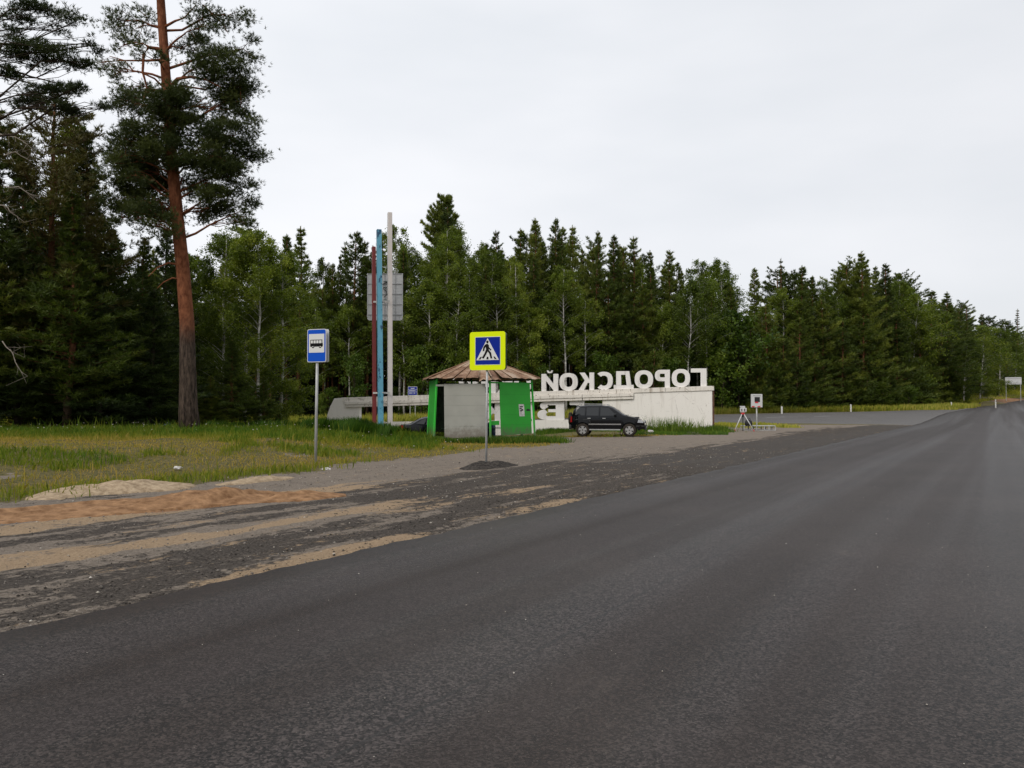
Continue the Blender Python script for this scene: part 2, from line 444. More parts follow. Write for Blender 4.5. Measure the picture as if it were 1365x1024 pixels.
M['whitepost'] = simple_noise('white_marker_post', (0.5, 0.48, 0.44), (0.78, 0.77, 0.74), 5, 0.6, bump=0)
M['pale_van'] = mat('pale_blue_paint', (0.30, 0.40, 0.46), 0.35)
M['bag'] = mat('black_bag', (0.010, 0.010, 0.011), 0.7)

# ------------------------------------------------------------------ mesh helpers
def tag(o, label=None, cat=None, group=None, kind=None):
    if label: o['label'] = label
    if cat: o['category'] = cat
    if group: o['group'] = group
    if kind: o['kind'] = kind
    return o

def thing(name, label, cat, loc=(0, 0, 0), rz=0.0, group=None):
    o = bpy.data.objects.new(name, None); C.objects.link(o)
    o.empty_display_size = 0.2
    o.location = loc; o.rotation_euler = (0, 0, rz)
    return tag(o, label, cat, group)

def link(name, me, parent=None, loc=None):
    o = bpy.data.objects.new(name, me); C.objects.link(o)
    if parent is not None: o.parent = parent
    if loc is not None: o.location = loc
    return o

class MB:
    def __init__(self):
        self.v = []; self.f = []
    def box(self, c, s, rot=None):
        n = len(self.v)
        for dx in (-.5, .5):
            for dy in (-.5, .5):
                for dz in (-.5, .5):
                    p = Vector((dx * s[0], dy * s[1], dz * s[2]))
                    if rot is not None: p = rot @ p
                    self.v.append(tuple(Vector(c) + p))
        for q in ((0, 1, 3, 2), (4, 6, 7, 5), (0, 4, 5, 1), (2, 3, 7, 6), (0, 2, 6, 4), (1, 5, 7, 3)):
            self.f.append(tuple(n + i for i in q))
        return self
    def tube(self, pts, rad, sides=8, cap=True):
        pts = [Vector(p) for p in pts]
        if not isinstance(rad, (list, tuple)): rad = [rad] * len(pts)
        n0 = len(self.v)
        for i, p in enumerate(pts):
            d = (pts[min(i + 1, len(pts) - 1)] - pts[max(i - 1, 0)])
            if d.length < 1e-9: d = Vector((0, 0, 1))
            d.normalize()
            a = d.cross(Vector((0, 0, 1)) if abs(d.z) < 0.9 else Vector((1, 0, 0))).normalized()
            b = d.cross(a)
            for k in range(sides):
                an = 2 * math.pi * k / sides
                self.v.append(tuple(p + (a * math.cos(an) + b * math.sin(an)) * rad[i]))
        for i in range(len(pts) - 1):
            for k in range(sides):
                k2 = (k + 1) % sides
                self.f.append((n0 + i * sides + k, n0 + i * sides + k2, n0 + (i + 1) * sides + k2, n0 + (i + 1) * sides + k))
        if cap:
            self.f.append(tuple(n0 + k for k in range(sides))[::-1])
            self.f.append(tuple(n0 + (len(pts) - 1) * sides + k for k in range(sides)))
        return self
    def prism(self, poly, mapf, t0, t1):
        """polygon (a, b) extruded between depths t0, t1; mapf(a, b, t) -> xyz"""
        n = len(self.v); k = len(poly)
        for t in (t0, t1):
            for a, b in poly: self.v.append(tuple(mapf(a, b, t)))
        self.f.append(tuple(n + i for i in range(k))); self.f.append(tuple(n + k + i for i in range(k))[::-1])
        for i in range(k):
            j = (i + 1) % k
            self.f.append((n + i, n + k + i, n + k + j, n + j))
        return self
    def quadf(self, *p):
        n = len(self.v); self.v += [tuple(q) for q in p]; self.f.append(tuple(range(n, n + len(p)))); return self
    def mesh(self, name, material, smooth=False):
        me = bpy.data.meshes.new(name)
        me.from_pydata(self.v, [], self.f); me.update()
        if material is not None: me.materials.append(material)
        if smooth:
            me.polygons.foreach_set('use_smooth', [True] * len(me.polygons))
        return me
    def build(self, name, material, parent=None, loc=None, smooth=False, bevel=0.0):
        o = link(name, self.mesh(name, material, smooth), parent, loc)
        if bevel:
            b = o.modifiers.new('bevel', 'BEVEL'); b.width = bevel; b.segments = 2; b.limit_method = 'ANGLE'
        return o

def np_mesh(name, verts, faces_n, idx, material, tint=None, smooth=False):
    """verts (N,3), all faces with faces_n corners, idx (Mf*faces_n)"""
    me = bpy.data.meshes.new(name)
    nv = len(verts); nf = len(idx) // faces_n
    me.vertices.add(nv); me.vertices.foreach_set('co', np.asarray(verts, np.float32).ravel())
    me.loops.add(len(idx)); me.loops.foreach_set('vertex_index', np.asarray(idx, np.int32).ravel())
    me.polygons.add(nf)
    me.polygons.foreach_set('loop_start', np.arange(0, nf * faces_n, faces_n, dtype=np.int32))
    me.polygons.foreach_set('loop_total', np.full(nf, faces_n, dtype=np.int32))
    if smooth: me.polygons.foreach_set('use_smooth', np.ones(nf, dtype=bool))
    if tint is not None:
        a = me.attributes.new('tint', 'FLOAT', 'POINT'); a.data.foreach_set('value', np.asarray(tint, np.float32))
    me.update(); me.validate()
    me.materials.append(material)
    return me

def unit(a):
    return a / np.maximum(np.linalg.norm(a, axis=-1, keepdims=True), 1e-9)

def needles(rng, pos, direc, size, k, width, spread, tint):
    """k thin triangles fanning out from each position"""
    n = len(pos)
    p = np.repeat(pos, k, axis=0); d = np.repeat(direc, k, axis=0)
    s = np.repeat(size, k) * rng.uniform(0.65, 1.25, n * k)
    d = unit(d + spread * rng.normal(size=(n * k, 3)))
    side = unit(np.cross(d, rng.normal(size=(n * k, 3))))
    w = (width * rng.uniform(0.7, 1.3, n * k))[:, None] * 0.5
    p = p + rng.normal(size=p.shape) * (np.repeat(size, k)[:, None] * 0.10)
    v = np.stack([p - side * w, p + side * w, p + d * s[:, None]], axis=1).reshape(-1, 3)
    t = np.repeat(np.repeat(tint, k) + rng.uniform(-.12, .12, n * k), 3)
    return v, t

def leaves(rng, pos, size, tint, flat=0.3):
    """one diamond leaf clump per position (quads)"""
    n = len(pos)
    nrm = rng.normal(size=(n, 3)); nrm[:, 2] += flat; nrm = unit(nrm)
    a = unit(np.cross(nrm, rng.normal(size=(n, 3)))); b = np.cross(nrm, a)
    s = (size * rng.uniform(0.6, 1.3, n))[:, None]
    v = np.stack([pos - a * s * .5, pos + b * s * .33, pos + a * s * .5, pos - b * s * .33], axis=1).reshape(-1, 3)
    return v, np.repeat(tint + rng.uniform(-.15, .15, n), 4)
# ================================================================== THE SETTING
def axis(a, b, fine, lo, hi, grow=1.13, most=60.0):
    xs = list(np.arange(a, b + 1e-6, fine))
    s = fine
    while xs[-1] < hi:
        s = min(s * grow, most); xs.append(xs[-1] + s)
    s = fine; pre = []
    x = xs[0]
    while x > lo:
        s = min(s * grow, most); x -= s; pre.append(x)
    return np.array(pre[::-1] + xs)
gx = axis(-13, 9, 0.13, -1500, 1500)
gy = axis(3.5, 31, 0.13, -300, 2500)
GX, GY = np.meshgrid(gx, gy)
U, V = uv(GX, GY)
Z = terr(GX, GY)
near = sstep(70, 30, np.hypot(GX, GY))
# verge side road geometry (behind the wall)
FAR = [(-120, 66), (-60, 70), (-20, 76), (0, 84), (24, 95), (49, 110), (75, 131), (100, 160)]
NEAR_ = [(-120, 54), (-60, 58), (-16, 62.5), (0, 65.5), (17.7, 70), (27, 66), (36, 66), (60, 96)]
far_y = np.interp(GX, [p[0] for p in FAR], [p[1] for p in FAR])
near_y = np.interp(GX, [p[0] for p in NEAR_], [p[1] for p in NEAR_])
ge = grass_edge(U)
rag = (fbm(GX * 0.45, GY * 0.45, 3) - 0.5) * 2.4
A_grass = sstep(-0.7, 0.7, V - ge + rag)
# the parking pad in front of the wall, east of the shelter
pad = sstep(1.2, 2.8, GX) * sstep(33.0, 34.0, GY) * sstep(41.9 + 0, 41.2, GY - 0.32 * np.clip(GX - 5, 0, 40)) * sstep(24, 16, GX)
A_grass = A_grass * (1 - pad)
A_grass = np.where((GY > 36) & (GX > 12.6), A_grass * sstep(0.0, -3.0, (GX - 15.2)), A_grass)   # dirt past the wall's end
A_grass = np.where((GY > near_y + 1) | (GX < -30), 1.0, A_grass)
A_grass = np.maximum(A_grass, sstep(3.6, 6.0, -V) * 0.8)
bare = sstep(0.60, 0.70, fbm(GX * 0.30, GY * 0.30, 9)) * (V < 19)
A_grass = np.clip(A_grass - 0.75 * bare, 0, 1)
A_forest = sstep(3, 8, GY - far_y) * (V > 16)
band = lambda a, b, x, s=0.25: sstep(a - s, a + s, x) * sstep(b + s, b - s, x)
wig = (fbm(U * 0.12, V * 0.9, 21) - 0.5) * 1.6
VW = V + wig
A_smooth = sstep(17.0, 21, U) * sstep(9.95, 9.55, V + 0.3 * (fbm(U * .2, U * .0, 5) - .5)) * sstep(85, 60, U)
A_dark = 0.0 * U
near_u = sstep(13.5, 9.5, U)
A_dark = np.maximum(A_dark, near_u * (0.66 * band(9.35, 10.0, VW) + 0.6 * band(10.6, 11.3, V, .15) + 0.66 * band(6.5, 8.35, VW, .4)))
A_dark = np.maximum(A_dark, 0.75 * band(9.5, 21.5, U, 1.6) * band(6.0, 11.3, VW, .5))
A_dark = np.maximum(A_dark, 0.55 * band(17, 45, U, 2) * band(9.5, 10.6, VW, .3))
A_dark = np.maximum(A_dark, 0.72 * band(44, 63, U, 4) * band(8.0, 11.5, VW, 1.2))
A_dark = np.maximum(A_dark, 0.30)
A_dark = A_dark - 0.30 * sstep(10.8, 11.6, V) * (U > 9)
A_sand = 0.18 + 0 * U
A_sand = np.maximum(A_sand, near_u * 0.85 * band(8.5, 9.3, VW, .25))
A_sand = np.maximum(A_sand, 0.8 * band(10.45, 11.6, VW, .2) * sstep(16, 11, U) )
A_sand = np.maximum(A_sand, 0.85 * band(4.6, 8.6, U, .8) * band(5.9, 6.55, V + (fbm(U * .8, V * 0, 4) - .5) * .6, .12))
A_sand = np.maximum(A_sand, 0.45 * band(8.6, 15.5, U, 1.5) * band(6.3, 7.1, VW, .3))
A_sand = np.maximum(A_sand, 0.50 * band(9, 15, U, 1) * band(7.9, 8.6, VW, .3))
PC = 11.2 + np.clip(.38 * (10.3 - U), -.3, 2.4)
A_orange = 0.75 * band(-6, 10.8, U, .5) * sstep(1.15, .85, np.abs(V - PC))
A_orange = np.maximum(A_orange, 0.95 * sstep(148, 168, U) * band(5.0, 8.8, V, .8))
A_grass = A_grass * (1 - A_orange)
# relief: ruts, lumps, turf
relief = (fbm(GX * 2.2, GY * 2.2, 31, 5) - 0.5) * 0.045 + (fbm(U * 0.35, V * 2.0, 8) - 0.5) * 0.05
relief = relief + (fbm(GX * 9, GY * 9, 77, 3) - 0.5) * 0.022 * A_dark
lump = (fbm(GX * 0.5, GY * 0.5, 12) - 0.5) * 0.22 * A_grass * sstep(15.5, 18, V)
onroad = sstep(6.5, 6.0, V) * sstep(-4, -3.4, V)
Z = Z + near * (relief * (1 - onroad)) + near * lump - 0.05 * onroad
me = np_mesh('ground', np.stack([GX, GY, Z], -1).reshape(-1, 3), 4,
             (lambda nx, ny: np.stack([
                 (np.arange(ny - 1)[:, None] * nx + np.arange(nx - 1)[None]).ravel(),
                 (np.arange(ny - 1)[:, None] * nx + np.arange(nx - 1)[None] + 1).ravel(),
                 (np.arange(1, ny)[:, None] * nx + np.arange(nx - 1)[None] + 1).ravel(),
                 (np.arange(1, ny)[:, None] * nx + np.arange(nx - 1)[None]).ravel()], 1).ravel())(len(gx), len(gy)),
             M['ground'], smooth=True)
for nm, arr in (('grass', A_grass), ('forest', A_forest), ('dark', A_dark), ('sand', A_sand), ('orange', A_orange), ('smooth', A_smooth)):
    a = me.attributes.new(nm, 'FLOAT', 'POINT'); a.data.foreach_set('value', np.ascontiguousarray(np.broadcast_to(arr, U.shape), dtype=np.float32).ravel())
ground = link('ground', me); tag(ground, kind='structure')

def ribbon(name, us, vs_of, material, lift, skirt=0.05):
    """strip in road coordinates, its edges turned down into the ground"""
    vv = []; nv = None
    for u in us:
        vs = vs_of(u)
        row = []
        pts = [(vs[0], -skirt)] + [(v, 0) for v in vs] + [(vs[-1], -skirt)]
        for v, dz in pts:
            x, y = xy(u, v)
            row.append((x, y, tz(x, y) + lift + dz))
        nv = len(row); vv += row
    nr = len(us)
    idx = []
    for i in range(nr - 1):
        for j in range(nv - 1):
            a = i * nv + j
            idx += [a, a + nv, a + nv + 1, a + 1]
    o = link(name, np_mesh(name, np.array(vv), 4, idx, material, smooth=False))
    return tag(o, kind='structure')
rng = np.random.default_rng(5)
us = np.concatenate([np.arange(-12, 30, 0.12), np.arange(30, 90, 0.5), np.arange(90, 420, 3.0)])
def mainv(u):
    e = 6.1 + 0.10 * (vnoise(np.array([u * 1.1]), np.array([0.0]), 6)[0] - .5) + 0.07 * (vnoise(np.array([u * 5.0]), np.array([3.0]), 7)[0] - .5)
    return [-3.6, -2.6, -1.5, 0, 1.5, 3, 4.5, 5.6, e]
road = ribbon('main_road', us, mainv, M['asphalt'], 0.035)

# side road loft between its two kerb lines
def loft(name, A, B, n, m_, material, lift):
    A = np.array(A, float); B = np.array(B, float)
    def res(P):
        d = np.r_[0, np.cumsum(np.hypot(*np.diff(P, axis=0).T))]; tt = np.linspace(0, d[-1], n)
        return np.stack([np.interp(tt, d, P[:, 0]), np.interp(tt, d, P[:, 1])], 1)
    a = res(A); b = res(B); vv = []
    a = a + ((fbm(a[:, 0] * .35, a[:, 1] * .35, 88) - .5) * 2.6)[:, None] * np.array([0, 1.0])
    for i in range(n):
        for j in range(m_):
            p = a[i] + (b[i] - a[i]) * j / (m_ - 1)
            dz = -0.05 if j in (0, m_ - 1) else 0
            vv.append((p[0], p[1], tz(p[0], p[1]) + lift + dz))
    idx = []
    for i in range(n - 1):
        for j in range(m_ - 1):
            q = i * m_ + j; idx += [q, q + 1, q + m_ + 1, q + m_]
    return tag(link(name, np_mesh(name, np.array(vv), 4, idx, material)), kind='structure')
far_line = FAR[:7] + [xy(175, 5.0)]
near_line = [(-120, 54), (-60, 58), (-16, 62.5), (0, 65.5), (17.7, 70), (24, 70.5), (30, 67.5), (33.5, 65.0), xy(80, 5.4), xy(110, 4.9), xy(174, 4.4)]
loft('side_road', near_line, far_line, 150, 14, M['side_asphalt'], 0.022)

# two worn dashes on the side road
for px, Y, L in ((1022, 84, 2.6), (1085, 86, 2.4)):
    x = px2x(px, Y)
    mb = MB(); d = Vector((0.88, 0.47, 0)); nrm = Vector((-0.47, 0.88, 0))
    p0 = Vector((x, Y, 0))
    vs = []
    for i in range(5):
        for s in (-.09, .09):
            q = p0 + d * (L * i / 4) + nrm * s
            vs.append((q.x, q.y, tz(q.x, q.y) + 0.034))
    mb.v = vs; mb.f = [(2 * i, 2 * i + 1, 2 * i + 3, 2 * i + 2) for i in range(4)]
    tag(mb.build('road_dash', M['roadpaint']), kind='structure')

# heaps --------------------------------------------------------------
def heap(name, u0, u1, v0, v1, hfun, material, step=0.07, seed=1):
    uu = np.arange(u0, u1, step); vv = np.arange(v0, v1, step)
    UU, VV = np.meshgrid(uu, vv)
    X = DX * UU - DY * VV; Yy = DY * UU + DX * VV
    h = hfun(UU, VV)
    H = h + (fbm(X * 3, Yy * 3, seed, 5) - .5) * 0.13 * np.clip(h * 6, 0, 1) - 0.10 * (h <= 0.003)
    Zz = terr(X, Yy) + H
    nx = len(uu); ny = len(vv)
    base = (np.arange(ny - 1)[:, None] * nx + np.arange(nx - 1)[None]).ravel()
    idx = np.stack([base, base + nx, base + nx + 1, base + 1], 1).ravel()
    return link(name, np_mesh(name, np.stack([X, Yy, Zz], -1).reshape(-1, 3), 4, idx, material, smooth=True))
def pile_h(Uq, Vq):
    r = (Vq - 11.2 - np.clip(.38 * (10.3 - Uq), -.3, 2.4) - .12 * np.sin(Uq * 1.7)) / 1.0
    ends = sstep(-5, -1, Uq) * sstep(11.0, 9.9, Uq + 0.35 * np.sin(Vq * 2.2))
    prof = np.clip(1 - r * r, 0, 1) ** 0.8
    amp = 0.055 + 0.075 * sstep(6.5, 9.8, Uq)
    rut = 0.15 + 1.5 * sstep(.25, .75, fbm(Uq * .55, Vq * 2.6, 41, 4))
    return prof * ends * amp * rut
tag(heap('sand_pile', -5, 12.2, 9.6, 15.2, pile_h, M['pile'], seed=3), 'long low heap of orange sand along the gravel shoulder', 'sand heap')
def pale1(Uq, Vq):
    r = ((Uq - 9.2) / 1.7) ** 2 + ((Vq - 14.55 + .25 * np.sin(Uq * 2)) / 0.75) ** 2
    return np.clip(1 - r, 0, 1) * 0.15 * (0.5 + fbm(Uq * 1.3, Vq * 1.3, 5))
tag(heap('sand_patch', 7.0, 11.4, 13.4, 15.9, pale1, M['palesand'], seed=8), 'small pale mound of sand between orange sand heap and grass', 'sand patch')
def pale2(Uq, Vq):
    r = ((Uq - 12.0) / 1.1) ** 2 + ((Vq - 13.8) / 0.36) ** 2
    return np.clip(1 - r, 0, 1) * 0.10 * (0.4 + fbm(Uq * 2, Vq * 2, 9))
tag(heap('sand_patch', 10.7, 13.4, 13.3, 14.3, pale2, M['palesand'], seed=10), 'thin broken strip of pale sand beyond tip of orange heap', 'sand patch')
PS = (-0.72, 21.6)       # foot of the crossing sign
pu, pv = uv(*PS); pu = float(pu); pv = float(pv)
def mill(Uq, Vq):
    r = ((Uq - pu) / 1.2) ** 2 + ((Vq - pv + 0.15) / 0.6) ** 2
    return np.clip(1 - r, 0, 1) ** 1.5 * 0.26 * (0.3 + .8 * fbm(Uq * 3, Vq * 3, 19))
tag(heap('asphalt_heap', pu - 1.6, pu + 1.6, pv - 1.1, pv + 0.8, mill, M['millings'], 0.05, 14), 'dark heap of broken asphalt round the foot of the crossing sign post', 'heap')

# loose stones ------------------------------------------------------
def stones(name, n, ufun, material, smin, smax, seed, lift=0.0):
    r = np.random.default_rng(seed)
    base = np.array([(1, 0, 0), (-1, 0, 0), (0, 1, 0), (0, -1, 0), (0, 0, 1), (0, 0, -.6)], float)
    fc = np.array([(0, 2, 4), (2, 1, 4), (1, 3, 4), (3, 0, 4), (2, 0, 5), (1, 2, 5), (3, 1, 5), (0, 3, 5)])
    us_, vs_ = ufun(r, n)
    vsh = vs_ - 0.00042 * np.clip(us_ - 80, 0, None) ** 2
    X = DX * us_ - DY * vsh; Yy = DY * us_ + DX * vsh
    s = smin + (smax - smin) * r.random(n) ** 4
    V_ = base[None] * (s[:, None, None] * r.uniform(.5, 1.3, (n, 6, 1)))
    V_[..., 2] *= 0.65
    V_ += np.stack([X, Yy, terr(X, Yy) + s * .3 + lift], -1)[:, None]
    idx = (fc[None] + 6 * np.arange(n)[:, None, None]).ravel()
    o = link(name, np_mesh(name, V_.reshape(-1, 3), 3, idx, material))
    return tag(o, kind='stuff')
stones('loose_gravel', 16000, lambda r, n: (r.uniform(1, 30, n) ** 1.0, 6.0 + 8.5 * r.random(n)), M['stone'], 0.004, 0.024, 2)
stones('asphalt_crumbs', 4500, lambda r, n: (r.uniform(2, 19, n), 6.0 + np.abs(r.normal(0, 1.3, n))), M['millings'], 0.004, 0.019, 3)
stones('pale_pebbles', 1500, lambda r, n: (r.uniform(2, 30, n), 6.2 + 9 * r.random(n)), M['palestone'], 0.004, 0.022, 4)
stones('road_grit', 450, lambda r, n: (r.uniform(1, 22, n), r.uniform(-3, 6, n)), M['palestone'], 0.003, 0.010, 6, 0.037)

# grass ---------------------------------------------------------------
def blades(name, XY, h, w, tint, material, seed, lean=0.35, zoff=0.0):
    r = np.random.default_rng(seed); n = len(XY)
    x, y = XY[:, 0], XY[:, 1]
    u, v = uv(x, y)
    gr = sstep(15.5, 18, v) * sstep(70, 30, np.hypot(x, y))
    lump = (fbm(x * 0.5, y * 0.5, 12) - 0.5) * 0.22 * gr
    b = np.stack([x, y, terr(x, y) + lump - 0.03 + zoff], -1)
    ang = r.uniform(0, 2 * math.pi, n)
    side = np.stack([np.cos(ang), np.sin(ang), 0 * ang], -1) * (w * .5)[:, None]
    la = r.uniform(0, 2 * math.pi, n); ll = np.abs(r.normal(0, lean, n)) * h
    tip = b + np.stack([np.cos(la) * ll, np.sin(la) * ll, h], -1)
    mid = b + np.stack([np.cos(la) * ll * .3, np.sin(la) * ll * .3, h * .6], -1)
    V_ = np.stack([b - side, b + side, mid + side * .8, tip, mid - side * .8], 1).reshape(-1, 3)
    o = 5 * np.arange(n)[:, None]
    idx = (o + np.array([0, 1, 2, 3, 4])).ravel()
    o = link(name, np_mesh(name, V_, 5, idx, material, np.repeat(tint, 5)))
    return tag(o, kind='stuff')

def gmask(x, y):
    u, v = uv(x, y)
    rag = (fbm(x * 0.45, y * 0.45, 3) - 0.5) * 2.4
    g = sstep(-0.6, 0.9, v - grass_edge(u) + rag)
    pd = sstep(1.2, 2.8, x) * sstep(33.0, 34.0, y) * sstep(41.9, 41.2, y - 0.32 * np.clip(x - 5, 0, 40))
    g = g * (1 - pd)
    bare = sstep(0.60, 0.70, fbm(x * 0.30, y * 0.30, 9)) * (v < 19)
    pile = sstep(12.2, 11.5, u) * sstep(14.2, 13.8, v)
    wallfoot = (x > 13.6) & (y > 36)
    return g * (1 - .85 * bare) * (1 - pile) * (1 - wallfoot)
r = np.random.default_rng(11)
N = 330000
x = r.uniform(-34, 12.5, N); y = 9 + (47 - 9) * r.random(N) ** 0.85
keep = (r.random(N) < gmask(x, y)) & (np.abs(x) < y * 0.72 + 2)
keep &= ~((x > -14.5) & (y > 44))
x, y = x[keep], y[keep]
dn = fbm(x * 0.22, y * 0.22, 51)
u, v = uv(x, y)
edge_far = sstep(27, 34, y - 0.0 * x) * (x < -3)          # lusher towards the trees
lush = np.clip(sstep(0.54, 0.64, fbm(x * 0.35, y * 0.35, 52)) * .75 + edge_far + sstep(17.0, 15.2, v) * (u < 18) * .7, 0, 1)
keep = r.random(len(x)) < 0.55 + .45 * lush
x, y, lush, dn = x[keep], y[keep], lush[keep], dn[keep]
h = (0.07 + 0.13 * r.random(len(x)) ** 1.5) * (0.6 + 1.1 * lush) * (0.7 + .6 * dn)
h = np.where(r.random(len(x)) < 0.02, h * 2.2, h)
tint = np.clip(0.92 - 0.80 * lush + r.normal(0, .14, len(x)) + (dn - .5) * .5, 0, 1)
blades('grass', np.stack([x, y], -1), h, 0.012 + 0.0006 * y, tint, M['grass'], 12)

def patch(name, poly_fn, n, hlo, hhi, w, material, seed, t0=.15, t1=.7, lean=.25):
    r = np.random.default_rng(seed)
    XY = poly_fn(r, n)
    if name == 'shelter_grass': XY = XY[(XY[:, 0] < 2.4 + r.normal(0, .25, len(XY))) & (XY[:, 0] > -6.5)]
    h = hlo + (hhi - hlo) * r.random(len(XY)) ** 1.4
    h = h * (0.45 + 0.9 * fbm(XY[:, 0] * .8, XY[:, 1] * .8, seed))
    return blades(name, XY, h, np.full(len(XY), w) * r.uniform(.6, 1.4, len(XY)), np.clip(r.uniform(t0, t1, len(XY)), 0, 1), material, seed, lean)
def rect(x0, x1, y0, y1):
    return lambda r, n: np.stack([r.uniform(x0, x1, n), r.uniform(y0, y1, n)], -1)
# tall weeds by the pole group and along the foot of the wall
patch('tall_grass', rect(-9.6, -5.7, 36.2, 42.0), 14000, 0.25, 0.80, 0.035, M['tallgrass'], 31, .0, .6)
patch('tall_grass', rect(-15.6, -9.2, 40.5, 45.5), 9000, 0.2, 0.7, 0.035, M['tallgrass'], 37, .0, .6)
patch('shelter_grass', lambda r, n: np.stack([r.normal(-1.4, 2.3, n), 34.6 + np.abs(r.normal(0, 1.5, n))], -1), 15000, 0.10, 0.36, 0.022, M['tallgrass'], 32, .1, 1.0)
def wallfoot(r, n):
    s = r.uniform(0, 1, n) ** 1
    x = 1.6 + (12.9 - 1.6) * s
    yw = 54.6 - (x - 1.6) * 0.2256
    return np.stack([x, yw - .4 - np.abs(r.normal(0, 1.6, n))], -1)
patch('wall_foot_grass', wallfoot, 12000, 0.06, 0.36, 0.03, M['tallgrass'], 33, .1, .9)
patch('wall_foot_grass', lambda r, n: np.stack([r.normal(10.0, 1.0, n), r.normal(49.9, .6, n)], -1), 800, 0.4, 1.15, 0.024, M['tallgrass'], 34, .5, 1.0)
patch('wall_foot_grass', lambda r, n: np.stack([r.normal(12.5, .5, n), r.normal(49.8, .7, n)], -1), 1500, 0.15, 0.5, 0.03, M['tallgrass'], 35, .2, .9)
patch('car_side_grass', rect(6.5, 12, 44.3, 47.5), 4000, 0.06, 0.25, 0.03, M['tallgrass'], 36, .2, .9)
# verge beyond the side road
def farverge(r, n):
    x = r.uniform(-70, 78, n); yf = np.interp(x, [p[0] for p in FAR], [p[1] for p in FAR])
    return np.stack([x, yf + 0.4 + 8.5 * r.random(n) ** 1.2], -1)
patch('far_verge_grass', farverge, 60000, 0.35, 1.05, 0.09, M['fargrass'], 41, .1, 1.0)
def cutbank(r, n):
    u = r.uniform(132, 330, n); v = 9.2 + 15 * r.random(n) ** 1.3
    vs = v - 0.00042 * np.clip(u - 80, 0, None) ** 2
    return np.stack([DX * u - DY * vs, DY * u + DX * vs], -1)
patch('bank_grass', cutbank, 30000, 0.35, 1.0, 0.14, M['fargrass'], 42, .1, 1.0)
def corner(r, n):
    u = r.uniform(134, 172, n); v = 6.9 + 7 * r.random(n)
    vs = v - 0.00042 * np.clip(u - 80, 0, None) ** 2
    return np.stack([DX * u - DY * vs, DY * u + DX * vs], -1)
patch('corner_grass', corner, 7000, 0.2, 0.8, 0.10, M['fargrass'], 44, .1, 1.0)
patch('near_verge_strip', lambda r, n: np.stack([r.uniform(14.5, 21, n), r.uniform(58, 69, n)], -1), 4000, 0.1, 0.35, 0.06, M['fargrass'], 43, .3, 1.0)

# small white flower heads in the grass bank
r = np.random.default_rng(61)
fx = np.r_[r.uniform(-22, -7.5, 260), r.uniform(-9, -1, 60)]; fy = np.r_[r.uniform(33, 41.5, 260), r.uniform(26, 35, 60)]
fz = terr(fx, fy) + r.uniform(.15, .42, len(fx))
v_, t_ = leaves(r, np.stack([fx, fy, fz], -1), np.full(len(fx), .055), np.full(len(fx), .5), flat=1.5)
tag(link('white_flowers', np_mesh('white_flowers', v_, 4, np.arange(len(v_)), M['palestone'], t_)), kind='stuff')
# ================================================================== TREES
def limb_path(base, az, el0, el1, L, n=4, rng=None):
    pts = [np.array(base, float)]
    for i in range(n):
        f = (i + .5) / n
        el = el0 + (el1 - el0) * f
        a = az + (rng.normal(0, .10) if rng is not None else 0)
        d = np.array([math.cos(a) * math.cos(el), math.sin(a) * math.cos(el), math.sin(el)])
        pts.append(pts[-1] + d * L / n)
    return np.array(pts)

